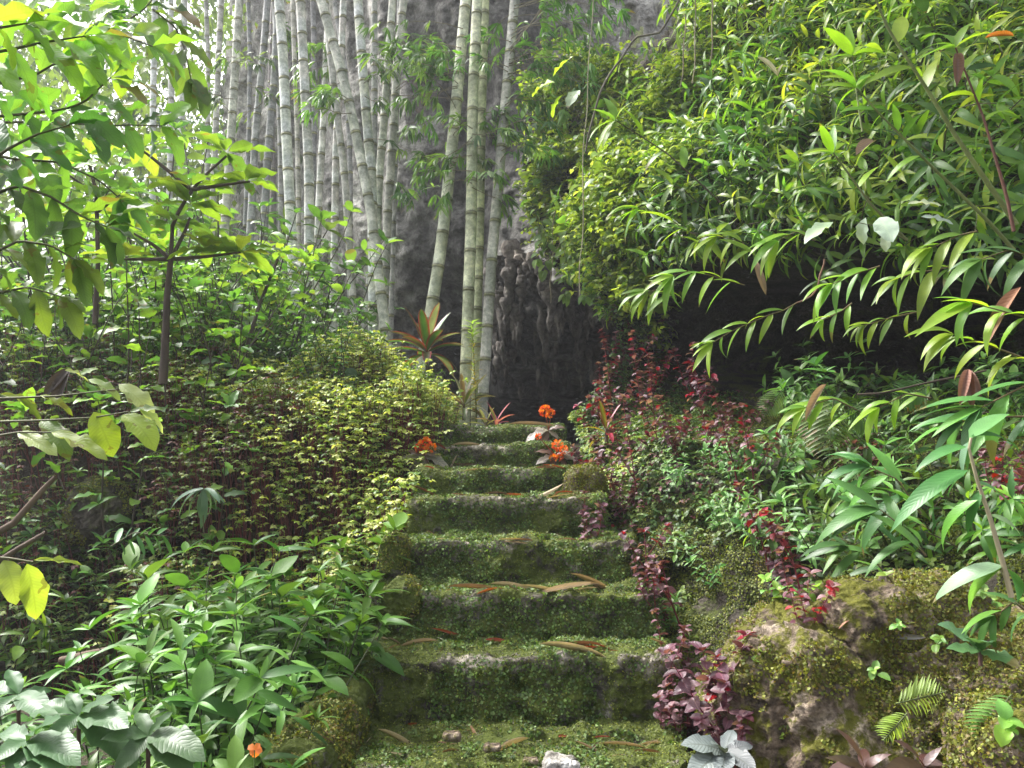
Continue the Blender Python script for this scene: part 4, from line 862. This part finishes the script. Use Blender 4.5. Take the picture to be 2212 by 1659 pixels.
for k, (pts, Y, ll, lb) in enumerate(rs):
    dk = k in (12, 13, 14, 18, 19, 20, 21)
    spray('leafy_shoot', pts, Y, ll, .2, [(.08, .2, .05), (.12, .28, .05), (.06, .15, .05)] if dk else LR, M_glossy if dk else M_lime, lb, 'shoot', gap=ll*.3, r=.0035, tpls=T_lance, droopdir=(-.55, .55), stcol=(.16, .12, .05), tipn=4)
for k, (pts, Y, r) in enumerate((([(2196, 486), (2130, 390), (2064, 293), (1985, 165), (1920, 67), (1880, -30)], 2.7, .0105), ([(2190, 540), (2137, 480), (2005, 352), (1903, 249), (1850, 190)], 2.9, .0085), ([(2190, 500), (2175, 425), (2123, 249), (2064, 103)], 2.6, .007), ([(1863, 285), (1850, 200), (1842, 120)], 3.0, .005), ([(1650, 560), (1560, 440), (1440, 330), (1330, 260)], 4.6, .008), ([(1960, 520), (1880, 440), (1800, 330)], 3.1, .008))):
    spray('leafy_stalk', pts, Y, 95 if k < 4 else 75, .24, LR, M_lime, ('longest thick green stalk slanting up across the right slope', 'second thick green stalk slanting below the longest one', 'reddish brown stalk near the right edge', 'short pale upright stalk with two glowing leaves', 'slanting stem among the lime creeper', 'slanting green stem in the middle of the right slope')[k], 'stalk', gap=60, r=r, tpls=T_lance, stcol=((.16, .2, .05), (.16, .2, .05), (.12, .05, .03), (.25, .3, .12), (.08, .06, .03), (.14, .16, .05))[k], tipn=5, skip=.55)
DG = (.07, .18, .05)
custom('leafy_stalk', [(2185, 1290), (2164, 1207), (2137, 1113), (2110, 1035), (2092, 965), (2098, 946)], 1.75,
 [((2090, 1016), (1925, 1084), .2, DG, T_lance[1]), ((2112, 1080), (1968, 1150), .2, (.12, .26, .04), T_lance[2]), ((2088, 965), (1985, 975), .22, DG, T_lance[1]), ((2094, 948), (2185, 868), .24, (.14, .28, .1), T_lance[0]), ((2098, 942), (2232, 925), .2, DG, T_lance[1]), ((2137, 1113), (2235, 1140), .26, (.2, .3, .14), T_lance[1]), ((2110, 1043), (2225, 1075), .26, (.1, .22, .08), T_lance[1]), ((2120, 1060), (2075, 1150), .2, DG, T_lance[1]), ((2092, 955), (2060, 1030), .28, (.16, .28, .18), T_lance[0]), ((2168, 1222), (1993, 1258), .26, (.2, .3, .18), T_lance[1]), ((2168, 1222), (2030, 1290), .2, (.2, .36, .05), T_lance[2]), ((2170, 1225), (2240, 1270), .3, DG, T_lance[1])],
 'pale cream stalk with long dark glossy leaves at the right edge', 'stalk', M_glossy, .007, (.42, .36, .22))

# silver plant, bromeliads, seedlings near the lower right
def star(name, c, Y, tips, ratio, cols, label, cat, mat, tpl=None, edge=None, stem=60):
    base = P(c[0], c[1]+stem, Y); root = empty(name, base); ml, ms = MB(), MB(); ms.tube([base*0, P(c[0], c[1], Y)-base], [.006, .005], (.12, .06, .05), 6)
    for k, t in enumerate(tips):
        Yt = Y-.10 if t[1] > c[1]-5 else Y+random.uniform(-.08, .06)
        pxleaf(ml, c, t, Y, ratio, np.array(cols[k % len(cols)]), tpl[k % len(tpl)] if tpl else None, Yt, .8, edge); ml.V[-1] = ml.V[-1]-base
    ms.build('stem', M_stem, root); ml.build('foliage', mat, root); return tag(root, label, cat)
star('silver_leaf_plant', (1566, 1626), 1.95, [(1494, 1588), (1582, 1572), (1624, 1600), (1500, 1655), (1560, 1665), (1618, 1640), (1545, 1600)], .48, [(.17, .2, .2), (.13, .15, .16), (.1, .11, .12)], 'silvery quilted leaf plant at the foot of the rock wall', 'plant', M_silver)
for c_, Y_, tips, wd_ in star_q: star('broad_leaf_plant', c_, Y_, tips, .4, [(.07, .14, .06), (.05, .11, .04), (.09, .16, .08)], wd_+' of the pale green broad leaved plants in the bottom left corner', 'plant', M_glossy, stem=120)
PU = [(.13, .07, .065), (.08, .035, .03), (.17, .11, .11), (.07, .05, .03)]
star('bronze_plant', (1868, 1662), 1.85, [(1846, 1574), (1862, 1590), (1758, 1630), (1800, 1628), (1905, 1618), (1930, 1655), (1790, 1665)], .3, PU, 'bronze rosette plant with one upright mauve leaf at the bottom edge', 'plant', M_strap, T_lance)
star('bronze_plant', (1995, 1656), 1.9, [(1960, 1590), (2000, 1600), (2060, 1620), (1930, 1640), (2075, 1650), (1945, 1672), (2030, 1610)], .3, PU, 'wider bronze rosette plant right of the upright mauve leaf', 'plant', M_strap, T_lance)
star('seedling', (2118, 1408), 2.05, [(2048, 1345), (2052, 1398), (2132, 1358), (2195, 1432), (2100, 1370)], .42, [(.12, .24, .12), (.1, .2, .08)], 'silvery green seedling with five leaves on the rock wall', 'seedling', M_glossy, stem=30)
def fern(px, py, tx, ty, Y, col, label, n=14):
    b = np.array([px, py]); t = np.array([tx, ty]); base = P(px, py, Y); root = empty('fern', base); ml, ms = MB(), MB(); d = t-b; Ln = np.linalg.norm(d); u = d/Ln; v = np.array([-u[1], u[0]])
    ms.tube(np.array([P(*(b+d*k), Y)-base for k in np.linspace(0, 1, 6)]), [.002]*6, (.1, .13, .04), 4)
    for k in range(n):
        f = (k+1)/(n+.5); w_ = Ln*.4*math.sin(math.pi*min(f*.9+.12, 1))+4
        for sg in (-1, 1):
            q = b+d*f; pxleaf(ml, q, q+v*sg*w_+u*w_*.5, Y, .13, col, T_lance[0], Y+random.uniform(-.02, .02), .9); ml.V[-1] = ml.V[-1]-base
    ms.build('stem', M_stem, root); ml.build('frond', M_small, root); tag(root, label, 'fern')
fern(1935, 1520, 2040, 1495, 2.15, (.3, .45, .12), 'pale green fern frond pointing right on the face of the rock wall')
fern(1960, 1540, 1908, 1600, 2.12, (.32, .48, .1), 'bright fern frond hanging down on the face of the rock wall')
fern(2185, 1500, 2110, 1600, 1.95, (.16, .32, .08), 'soft green fern frond at the right end of the rock wall')
fern(1770, 850, 1760, 960, 3.5, (.14, .22, .06), 'feathery fern hanging from the shelf under the recess')
fern(1690, 840, 1650, 900, 3.7, (.14, .22, .07), 'feathery fern at the left of the shelf under the recess')
fern(1800, 860, 1790, 1000, 3.4, (.12, .2, .06), 'longest hanging fern on the mossy bank')
fern(2010, 830, 1930, 870, 3.2, (.08, .18, .05), 'dark fern in the shade of the right recess')
fern(1830, 880, 1900, 930, 3.3, (.08, .18, .05), 'low fern spreading over the shelf')

# ------------------------------------------------------------------ red and purple leaved plants
T_ov = [leaf_tpl(5, .72, .35, d, .45, .7, cross=4) for d in (.3, .7)]
PUR = [(.15, .06, .095), (.09, .03, .055), (.2, .11, .14), (.07, .02, .035)]
RED = [(.24, .008, .025), (.15, .008, .02), (.3, .02, .07)]
blood = [make_shrub('bloodleaf_plant', random.choice((2, 3, 4)), random.uniform(.22, .34), .35, .05, T_ov, .052, 1.0, PUR if k < 4 else PUR+RED, M_purple, .035, .25, .003, (.2, .02, .04), whorl=5) for k in range(7)]
bl = [(1300, 705, 6.2, 1.3, 1), (1345, 735, 5.6, 1.2, 1), (1405, 700, 5.2, 1.5, 1), (1418, 755, 5.0, 1.5, 1), (1492, 765, 4.7, 1.6, 1), (1285, 770, 6.0, 1.3, 1), (1265, 800, 6.0, 1.4, 0), (1272, 840, 5.9, 1.5, 1), (1258, 865, 5.6, 1.4, 1), (1340, 830, 5.2, 1.2, 1),
 (1300, 905, 4.9, 1.2, 1), (1395, 800, 4.9, 1.1, 0), (1520, 800, 4.5, 1.1, 1), (1290, 935, 4.8, 1.2, 0), (1510, 840, 4.4, 1.1, 0), (1540, 905, 4.2, 1.1, 0), (1625, 940, 3.9, 1.1, 1), (1460, 910, 4.3, 1., 0), (1380, 890, 4.7, 1.1, 0), (1270, 1105, 4.2, 1.1, 0),
 (1590, 1035, 3.7, 1., 1), (1625, 1045, 3.6, 1.0, 0), (1640, 1100, 3.5, 1., 1), (1395, 1180, 3.8, .9, 0), (1410, 1230, 3.7, .9, 0), (1432, 1300, 3.5, .9, 1), (1440, 1350, 3.4, .9, 0), (1455, 1390, 3.3, 1., 0), (1560, 1430, 2.9, 1.3, 0), (1600, 1420, 2.9, 1.3, 1),
 (1500, 1450, 2.9, 1.1, 0), (1540, 1480, 2.8, 1.2, 0), (1470, 1480, 2.8, 1., 0), (1570, 1510, 2.75, 1.1, 0), (1520, 1540, 2.7, 1., 0), (1600, 1550, 2.7, .9, 0), (1455, 1500, 2.75, .9, 0), (1700, 1190, 3.0, 1.1, 0), (1720, 1225, 2.95, 1., 0), (1740, 1270, 2.9, 1., 1),
 (1690, 1145, 3.1, .8, 0), (1800, 985, 3.3, .9, 0), (1880, 965, 3.1, 1., 0), (1905, 985, 3.1, .9, 0), (2150, 965, 2.3, 1., 0), (2180, 1000, 2.2, 1., 1), (1740, 1160, 3.1, .8, 0), (890, 815, 6.0, 1.2, 1), (860, 830, 6.1, .9, 0), (720, 1250, 3.6, .6, 0), (1220, 880, 5.6, .8, 0), (1330, 1000, 4.6, 1.0, 0), (1345, 1060, 4.5, .9, 0), (1580, 870, 4.2, .9, 0)]
for k, (px, py, Y, s, red) in enumerate(bl):
    if k % 4 == 2 and py < 960: continue
    s *= .74; px = px+(22 if px < 1360 and py < 950 and px > 1200 else 0)
    q, n = hit_px(px, py+70, Y); Yh = min(max(q[1], Y-.4), Y+.5); c = P(px, py, Yh); base = c-np.array([0, 0, .22*s])
    lb = 'crimson leaved plant glowing beside the cave mouth' if (py < 1000 and px < 1700 and red) else 'purple leaved plant in the tangle right of the stairs' if (py < 1130 and px < 1700) else 'purple leaved plant low beside the lower steps' if px < 1660 and px > 1000 else 'purple leaved plant on the mossy bank behind the rock wall' if px > 1660 else 'purple leaved plant in the greenery left of the stairs'
    put(blood[random.randrange(4, 7) if red else random.randrange(0, 4)], base, random.uniform(0, 6.28), s, (random.uniform(-.1, .3), random.uniform(-.3, .1)), lb, 'plant', 'red and purple leaved plants: '+lb.split('plant ')[1])

tp = [((1330, 1290), (1310, 1150), (1290, 980), 4.3), ((1370, 1180), (1345, 1000), (1300, 820), 4.7), ((1400, 1260), (1375, 1060), (1345, 860), 4.3), ((1460, 1130), (1420, 960), (1400, 770), 4.5), ((1500, 1150), (1470, 1000), (1425, 860), 4.3), ((1560, 1120), (1530, 960), (1500, 790), 4.2),
 ((1600, 1180), (1590, 1020), (1545, 860), 3.9), ((1640, 1150), (1625, 1010), (1600, 880), 3.8), ((1680, 1330), (1650, 1180), (1600, 1050), 3.4), ((1750, 1380), (1725, 1260), (1700, 1160), 2.95), ((1350, 1120), (1325, 900), (1305, 740), 5.2), ((1420, 1050), (1385, 880), (1365, 720), 5.0), ((1425, 1400), (1400, 1280), (1392, 1150), 3.6), ((1300, 1190), (1290, 1080), (1275, 1000), 4.5), ((1480, 1380), (1450, 1300), (1430, 1220), 3.4)]
for k, (a, b, c, Y) in enumerate(tp):
    base = P(*a, Y); root = empty('tall_bloodleaf', base); pth = np.array([P(*a, Y), P(*b, Y-.06), P(*c, Y-.02)]); pth = np.array([np.interp(np.linspace(0, 2, 10), [0, 1, 2], pth[:, i]) for i in range(3)]).T-base
    ms, ml = MB(), MB(); leafy_stem(ms, ml, pth, .005, T_ov, .052, 1.0, PUR+RED[1:2] if k % 3 else PUR+PUR+RED[:2], .045, .5, 6, .6, (.16, .02, .03))
    for j in range(2):
        q = pth[random.randrange(4, 8)]; sd = np.array([random.choice((-1, 1))*.09, -.04, .14])*random.uniform(.7, 1.4); leafy_stem(ms, ml, np.array([q, q+sd*.5, q+sd]), .003, T_ov, .045, 1.0, PUR+RED[:1], .03, .5, 5, .6, (.16, .02, .03))
    ms.build('stem', M_stem, root); ml.build('foliage', M_purple, root); tag(root, 'tall thin stemmed burgundy plant climbing the mossy bank right of the stairs', 'plant', 'tall burgundy plants right of the stairs')

# ------------------------------------------------------------------ cordylines and the tall yellow flowered plant
def cord(c, Y, n, ll, cols, edge, label, stem=40, spread=(0.2, 1.5), ratio=.2):
    base = P(c[0], c[1]+stem, Y); root = empty('ti_plant', base); ml, ms = MB(), MB(); C0 = P(c[0], c[1], Y)-base; ms.tube([C0*0, C0*.5, C0], [.012, .011, .009], (.12, .09, .06), 8)
    for k in range(n):
        a = k*2.4; el = spread[0]+(spread[1]-spread[0])*(1-k/n); el = el+random.uniform(-.1, .1); L = ll/FPX*Y*random.uniform(.75, 1.1)
        d = np.array([math.cos(a)*math.cos(el), math.sin(a)*math.cos(el)*.8, math.sin(el)]); tp = T_strap[0] if el > .9 else T_strap[1] if el > .4 else T_strap[2]
        ml.leaves(leafc[T_strap.index(tp) if False else (0 if el > .9 else 1 if el > .4 else 2)], frames(d[None]), C0+np.array([0, 0, (k/n-1)*.06]), (L*ratio/.16, L, L), np.array(cols[k % len(cols)])*random.uniform(.8, 1.2), edge)
    ms.build('stem', M_bark, root); ml.build('foliage', M_strap, root); return tag(root, label, 'plant')
leafc = [leaf_tpl(9, .16, .45, d, .55, .6, cross=6) for d in (.12, .5, .9)]
cord((922, 752), 6.1, 20, 105, [(.05, .18, .03), (.08, .22, .04), (.09, .1, .03), (.24, .3, .2), (.06, .2, .04)], (.4, .02, .03), 'large ti plant with red edged leaves at the foot of the leftmost central bamboo', 60, (1.35, .15), .24)
cord((1002, 868), 5.6, 18, 80, [(.1, .09, .04), (.42, .4, .34), (.09, .12, .04), (.12, .08, .05)], (.2, .16, .12), 'brown and cream ti plant left of the middle bamboo foot', 40, (1.35, .1), .16)
cord((1072, 908), 5.4, 10, 55, [(.4, .12, .18), (.2, .24, .1), (.5, .2, .25)], (.55, .08, .2), 'small pink ti plant on the top step under the bamboo', 15, (1.2, .3), .2)
cord((1310, 925), 4.7, 9, 70, [(.14, .09, .03), (.2, .22, .03), (.25, .02, .04)], (.3, .03, .03), 'bronze ti plant among the red leaves right of the top steps', 30, (1.3, .2), .18)
cord((1050, 912), 5.45, 9, 45, [(.25, .3, .12), (.35, .36, .2)], (.4, .35, .2), 'variegated low ti plant at the foot of the middle bamboo', 10, (1.2, .2), .2)
base = P(1030, 915, 5.6); root = empty('flower_spike', base); ms, ml = MB(), MB(); top = P(1020, 695, 5.6)-base; pth = curve(0*base, top, np.linalg.norm(top), .0, 10)
ms.tube(pth, np.linspace(.006, .003, 10), (.15, .16, .05), 5)
for k in range(150):
    t = (k/150); q = top*t; a = k*2.4; d = np.array([math.cos(a), math.sin(a), .6]); g = (.35, .28, .02) if (random.random() < .45 and .15 < t < .8) else (.18, .26, .05)
    ml.leaves(T_lance[0], frames(nrm(d)[None]), q, np.array([.9, 1, 1])*random.uniform(.03, .09)*(1.25 if t > .8 else 1), g if t < .85 else (.3, .45, .1))
ms.build('stem', M_stem, root); ml.build('foliage', M_strap, root); tag(root, 'slender upright spike with small yellow flowers in front of the middle bamboo', 'plant')

# ------------------------------------------------------------------ orange flowers
T_pet = leaf_tpl(4, .75, .2, .3, .65, .5, cross=4)
def orange(c, Y, leafs, heads, label, stem=40):
    base = P(c[0], c[1]+stem, Y); root = empty('flowering_plant', base); ml, ms, mf = MB(), MB(), MB(); ms.tube([base*0, P(c[0], c[1], Y)-base], [.005, .004], (.12, .03, .03), 6)
    for t in leafs: pxleaf(ml, c, t, Y, .42, np.array(random.choice([(.2, .17, .16), (.12, .07, .06), (.3, .28, .27)])), None, Y-.05, .6); ml.V[-1] = ml.V[-1]-base
    for h in heads:
        mf = MB(); H = P(h[0], h[1], Y-.03)-base; ms.tube([P(c[0], c[1], Y)-base, H], [.003, .002], (.3, .05, .02), 4)
        for k in range(42):
            d = nrm(rng.normal(0, 1, 3)+np.array([0, -.4, .4])); mf.leaves(T_pet, frames(d[None], rng.normal(0, 1, 3)), H+d*h[2]/FPX*Y*.55, np.ones(3)*h[2]/FPX*Y*.62, random.choice([(.75, .1, .01), (.85, .2, .02), (.8, .3, .02)]))
        mf.build('flower_head', M_petal, root)
    ms.build('stem', M_stem, root); ml.build('foliage', M_purple, root); tag(root, label, 'flowering plant')
orange((915, 985), 4.55, [(860, 992), (975, 1002), (925, 1025), (890, 1020), (880, 972), (950, 975)], [(918, 958, 14), (932, 966, 11), (905, 968, 10)], 'orange flowering plant left of the third step from the top', 30)
orange((1185, 930), 4.95, [(1130, 945), (1160, 925), (1215, 915), (1170, 960), (1205, 945)], [(1178, 888, 13), (1190, 894, 10)], 'topmost orange flower head at the right end of the top step', 25)
orange((1200, 985), 4.6, [(1160, 1000), (1175, 975), (1235, 970), (1250, 985), (1190, 1005), (1225, 1000), (1165, 965)], [(1205, 962, 13), (1218, 972, 10), (1195, 990, 9), (1210, 988, 8), (1163, 943, 7)], 'dark leaved plant with clustered orange flowers at the right end of the second step', 25)
base = P(548, 1680, 2.1); root = empty('orange_flower', base); ms, mf = MB(), MB(); H = P(550, 1620, 2.1)-base; ms.tube([H*0, H*.6, H], .0018, (.12, .2, .05), 5)
for k, (dx, dy) in enumerate(((-13, -9), (10, -12), (15, 3), (-12, 9), (2, 17))): pxleaf(mf, (550, 1620), (550+dx*1.05, 1620+dy*1.05), 2.1, .85, (.85, .25, .06), T_pet, 2.1, 3.0); mf.V[-1] = mf.V[-1]-base
ms.build('stem', M_stem, root); mf.build('petal', M_petal, root); tag(root, 'single orange five petalled flower at the bottom left of the stairs', 'flower')

# ------------------------------------------------------------------ fallen leaves, twigs, vines
T_curl = [leaf_tpl(8, .26, w, d, .5, .7, cross=4) for w, d in ((.9, .1), (.6, .35), (1.3, .15))]
def litter(px, py, ang, Lpx, ratio, col, label, group=None):
    q, n = hit_px(px, py); Y = q[1]; L = Lpx/FPX*Y*1.15; d = np.array([math.cos(ang), math.sin(ang)*.8, 0]); d = nrm(d-n*(d@n))
    m = MB(); tp = random.choice(T_curl); m.leaves(tp, frames(d[None], n), (0, 0, 0), (L*ratio/.26*.45, L, L*.6), col); o = m.build('dry_leaf', M_dry); o.location = q+n*.006-d*L/2; tag(o, label, 'dry leaf', group)
TAN, BRN, RST, BGE = (.36, .26, .17), (.2, .1, .05), (.3, .07, .02), (.42, .34, .24)
lit = [(1105, 1612, .75, 85, .2, TAN, 'largest tan curled leaf slanting on the lowest step'), (1275, 1620, -.6, 62, .12, TAN, 'pale stick like curled leaf right of centre on the lowest step'), (1025, 1585, -1.3, 36, .35, BRN, 'upright brown leaf at the middle of the lowest step'),
 (865, 1604, .05, 95, .1, BGE, 'long buff blade leaf at the left of the lowest step'), (1345, 1612, .05, 85, .1, TAN, 'long reddish tan blade at the right of the lowest step'), (1412, 1608, .7, 45, .2, BGE, 'short buff leaf at the far right of the lowest step'), (955, 1608, -.6, 22, .35, BRN, 'tiny brown leaf left of the upright one'),
 (890, 1568, 0, 40, .3, RST, 'dark red leaf against the foot of the second riser at left'), (1215, 1590, 0, 24, .4, RST, 'small dark red leaf right of centre on the lowest step'), (1300, 1595, 0, 34, .2, RST, 'narrow rust leaf towards the right of the lowest step'),
 (1075, 1387, .1, 48, .35, RST, 'broad glossy rust leaf in the middle of the second step up'), (985, 1372, -.1, 100, .13, RST, 'long rust leaf at the back of the second step up'), (1040, 1378, -.4, 24, .4, (.5, .32, .25), 'pinkish curled leaf beside the rust ones'), (1240, 1405, -.12, 130, .07, BGE, 'long straw coloured blade on the right of the second step up'),
 (1300, 1408, -.05, 105, .1, (.4, .2, .1), 'orange brown blade on the right of the second step up'), (1265, 1396, -.15, 90, .08, BRN, 'dark brown blade behind the straw coloured one'), (905, 1390, .15, 70, .08, TAN, 'thin tan blade at the left of the second step up'), (825, 1382, .6, 30, .3, BGE, 'pale curled leaf at the left end of the second step up'), (955, 1384, .1, 22, .4, (.6, .58, .45), 'tiny pale leaf near the middle of the second step up'),
 (1225, 1272, .03, 120, .2, (.4, .29, .22), 'broad papery bamboo sheath lying on the sixth step down'), (1290, 1268, -.12, 120, .12, TAN, 'second papery sheath overlapping the broad one'), (1180, 1276, -.1, 110, .1, BGE, 'straw blade below the papery sheaths'), (1030, 1272, -.05, 110, .08, BRN, 'brown blade left of the papery sheaths'), (1110, 1270, 0, 90, .07, BGE, 'thin buff blade at the centre beside the sheaths'), (1130, 1272, 1.3, 18, .5, (.5, .25, .05), 'small orange leaf standing beside the sheaths'),
 (1115, 1172, -.7, 50, .15, BGE, 'pale leaf tipping over the edge of the fifth step down'), (1110, 1165, .2, 60, .12, TAN, 'tan scrap on the edge of the fifth step down'), (1130, 1168, .4, 40, .15, BRN, 'brown scrap beside the tipping leaf'), (940, 1158, 0, 40, .2, BRN, 'brown leaf at the left of the fifth step down'),
 (945, 1072, .08, 110, .08, BRN, 'long brown blade on the left edge of the fourth step down'), (1160, 1070, 0, 110, .07, TAN, 'long tan blade on the right of the fourth step down'), (1110, 1073, -.1, 60, .1, RST, 'rust blade mid way on the fourth step down'), (1200, 1074, 0, 90, .05, BGE, 'thin straw at the right of the fourth step down'),
 (1180, 1012, .1, 40, .3, BRN, 'brown leaf at the right of the third step down'), (930, 1012, 0, 25, .3, RST, 'rust leaf at the left of the third step down'), (1060, 1013, 0, 100, .05, TAN, 'thin tan straw along the third step down'), (950, 965, 0, 40, .3, RST, 'rust leaf on the second step down'), (1010, 962, 0, 60, .08, TAN, 'straw on the second step down'), (1150, 918, 0, 90, .06, TAN, 'straw along the front edge of the top step'),
 (1960, 1375, -.2, 60, .35, (.28, .26, .26), 'grey curled leaf lying on the rock wall'), (1825, 1350, -.4, 28, .5, (.4, .2, .13), 'pinkish brown leaf on the left shoulder of the rock wall')]
for a in lit: litter(*a)
k = 0
while k < 60:
    i = random.choice((0, 0, 1, 1, 2, 3, 4, 5)); x = random.uniform(LX[i]+30, RX[i]-30); y = random.uniform(TOP[i]-(40 if i < 2 else 8), TOP[i]+4); k += 1
    litter(x, y, random.choice((0, 0, .3, -.3, 1.2))+random.uniform(-.3, .3), random.uniform(12, 60), random.uniform(.05, .2), random.choice([TAN, BRN, BGE, RST, (.14, .09, .06)]), 'small dry scrap scattered over the mossy steps', 'dry scraps on the steps')
def hang(c, tips, Y, ratio, col, label, mat=M_dry, tpl=T_curl):
    base = P(c[0], c[1], Y); ml = MB()
    for t in tips: pxleaf(ml, c, t, Y, ratio, col, random.choice(tpl), Y-.05, .8); ml.V[-1] = ml.V[-1]-base
    o = ml.build('hanging_leaf', mat); o.location = base; tag(o, label, 'dead leaf')
hang((2092, 798), [(2078, 872), (2100, 880), (2116, 850)], 2.0, .2, (.22, .11, .08), 'large reddish brown dead leaf hanging at right below the toothed spray')
hang((2205, 620), [(2130, 720)], 2.15, .17, (.24, .11, .05), 'big brown dead leaf behind the bright spray at the right edge')
hang((2190, 78), [(2135, 84)], 2.4, .12, (.6, .17, .03), 'bright orange withered leaf near the top right corner')
hang((2068, 115), [(2070, 178)], 2.6, .22, (.22, .12, .08), 'brown dead leaf hanging from the reddish stalk')
hang((1890, 305), [(1855, 332)], 2.8, .35, (.28, .2, .14), 'tan dead leaf caught in the middle of the right slope')
hang((1680, 165), [(1640, 125), (1690, 140)], 4.0, .5, (.62, .55, .42), 'pale cream withered leaf high on the right slope')
hang((1630, 560), [(1652, 628)], 3.8, .18, (.28, .18, .12), 'brown strip of dead leaf hanging at the recess')
hang((1785, 830), [(1745, 905)], 3.3, .16, (.4, .28, .2), 'tan strip of dead leaf hanging on the shelf')
hang((150, 795), [(95, 850), (110, 870)], 2.5, .3, (.05, .035, .03), 'black curled dead leaf hanging among the left leaves')
hang((750, 795), [(768, 825)], 5.0, .6, (.04, .08, .03), 'dark round leaf hanging over the variegated ground cover', M_small, T_ov)
custom('silver_leaf_spray', [(1960, 520), (1900, 490), (1850, 480)], 2.8, [((1960, 440), (2035, 438), .3, (.45, .5, .35)), ((1900, 470), (1925, 512), .55, (.4, .5, .42)), ((1870, 470), (1850, 530), .5, (.4, .5, .42)), ((1990, 468), (2060, 478), .4, (.35, .42, .4)), ((1920, 500), (1905, 540), .6, (.42, .5, .42)), ((1800, 480), (1740, 500), .45, (.32, .42, .28))], 'spray of pale silvery holed leaves above the recess', 'spray', M_glossy)
custom('vine_leaf_spray', [(1290, 330), (1240, 230), (1195, 180)], 4.4, [((1198, 178), (1138, 188), .48, (.3, .44, .05)), ((1195, 165), (1228, 118), .45, (.3, .44, .05)), ((1215, 205), (1178, 242), .4, (.3, .44, .05)), ((1250, 195), (1225, 215), .5, (.4, .5, .4))], 'pair of large glowing heart shaped leaves against the dark cliff', 'vine')
def vine(pts, Y, r, col, label, name='vine'):
    p = np.array(pts, float); S = np.linspace(0, len(p)-1, 24); x = np.interp(S, range(len(p)), p[:, 0])+np.sin(S*5)*2; y = np.interp(S, range(len(p)), p[:, 1]); m = MB(); m.tube(P(x, y, Y), r, col, 5); tag(m.build(name, M_bark), label, 'vine')
vine([(1282, -40), (1272, 160), (1262, 300), (1257, 520), (1250, 640)], 5.2, .004, (.4, .36, .25), 'long pale vine dangling from the top down to the dark cave edge')
vine([(1475, -20), (1430, 70), (1375, 80), (1330, 140), (1290, 210), (1265, 330)], 5.6, .009, (.14, .12, .09), 'bent grey woody liana against the pale rock')
vine([(1480, 30), (1478, 110), (1470, 190)], 4.6, .004, (.3, .25, .17), 'left one of the roots hanging near the top right of centre')
vine([(1500, -20), (1503, 90), (1496, 180)], 4.6, .004, (.32, .27, .18), 'middle one of the roots hanging near the top right of centre')
vine([(1536, -20), (1540, 60), (1534, 140)], 4.5, .0045, (.33, .27, .18), 'right one of the roots hanging near the top right of centre')
vine([(1200, 420), (1195, 500), (1190, 600), (1188, 655)], 6.4, .004, (.3, .25, .17), 'thin root hanging in front of the stalactites')
vine([(1210, 420), (1215, 520), (1185, 560), (1180, 575)], 6.3, .004, (.3, .26, .16), 'looping root beside the thin one at the stalactites')
vine([(960, 330), (910, 395), (868, 460)], 6.8, .004, (.25, .22, .18), 'thin bare twig slanting across the grey cliff face')
vine([(2130, 800), (1990, 830), (1900, 850), (1850, 852)], 2.6, .004, (.08, .06, .04), 'dark wiry stem crossing under the recess')
vine([(1720, 655), (1755, 640), (1770, 610), (1780, 560)], 3.7, .005, (.14, .07, .04), 'brown looping stem feeding the dangling shoot')
vine([(905, 1055), (925, 1030), (945, 1008)], 4.35, .005, (.3, .23, .15), 'dry stick leaning against the left end of the third step')
for k, (x, y) in enumerate(((1270, 640), (1230, 600), (1180, 585), (1240, 560), (1225, 640), (1165, 560))):
    spray('creeper_strand', [(x-10, y-110), (x+5, y-50), (x-5, y)], 6.2, 22, .6, [(.16, .28, .08), (.22, .36, .08)], M_small, 'creeper strand trailing over the cave mouth', 'creeper', group='creeper strands over the cave mouth', gap=9, r=.003, tpls=T_ov)

# ------------------------------------------------------------------ seedlings on the rock wall, stairs and bank
seed_p = [make_shrub('seedling', 1, random.uniform(.05, .09), .4, .1, T_ov, .035, 1.0, [(.2, .36, .06), (.26, .42, .07), (.14, .28, .06)], M_small, .03, .5, .0015, (.15, .12, .05), whorl=3, bias=(0, -.4, 0)) for _ in range(5)]
c = 0; P0, N0 = sample(RWV, RWF, 6000); k_ = inframe(P0, 0) & ((N0*nrm(EYE-P0)).sum(1) > .1)
xs_, ys_ = proj(P0)
for q, n, x in zip(P0[k_], N0[k_], xs_[k_]):
    if x < 1620 or random.random() > .035: continue
    put(random.choice(seed_p), q, random.uniform(0, 6.28), random.uniform(.7, 1.5), (.5, -.2), 'tiny round leaved seedling rooted in the foreground rock wall', 'seedling', 'tiny seedlings on the rock wall'); c += 1
    if c >= 46: break

# ------------------------------------------------------------------ haze
hb = MB(); hx, hy0, hy1, hz0, hz1 = 70., -22., 92., -12., 14.
HVx = np.array([(x, y, z) for z in (hz0, hz1) for y in (hy0, hy1) for x in (-hx, hx)], float)
hb.raw(HVx, np.array([(0, 2, 3, 1), (4, 5, 7, 6), (0, 1, 5, 4), (2, 6, 7, 3), (0, 4, 6, 2), (1, 3, 7, 5)]), np.zeros((8, 2)), np.ones((8, 3)))
hm, ht = mat_new('haze'); pv = nd(ht, 'ShaderNodeVolumePrincipled', Density=.003, Anisotropy=.35); pv.inputs['Color'].default_value = (.93, .96, 1, 1)
ht.links.new(pv.outputs[0], nd(ht, 'ShaderNodeOutputMaterial').inputs['Volume'])
tag(hb.build('haze', hm, None, False), kind='stuff')
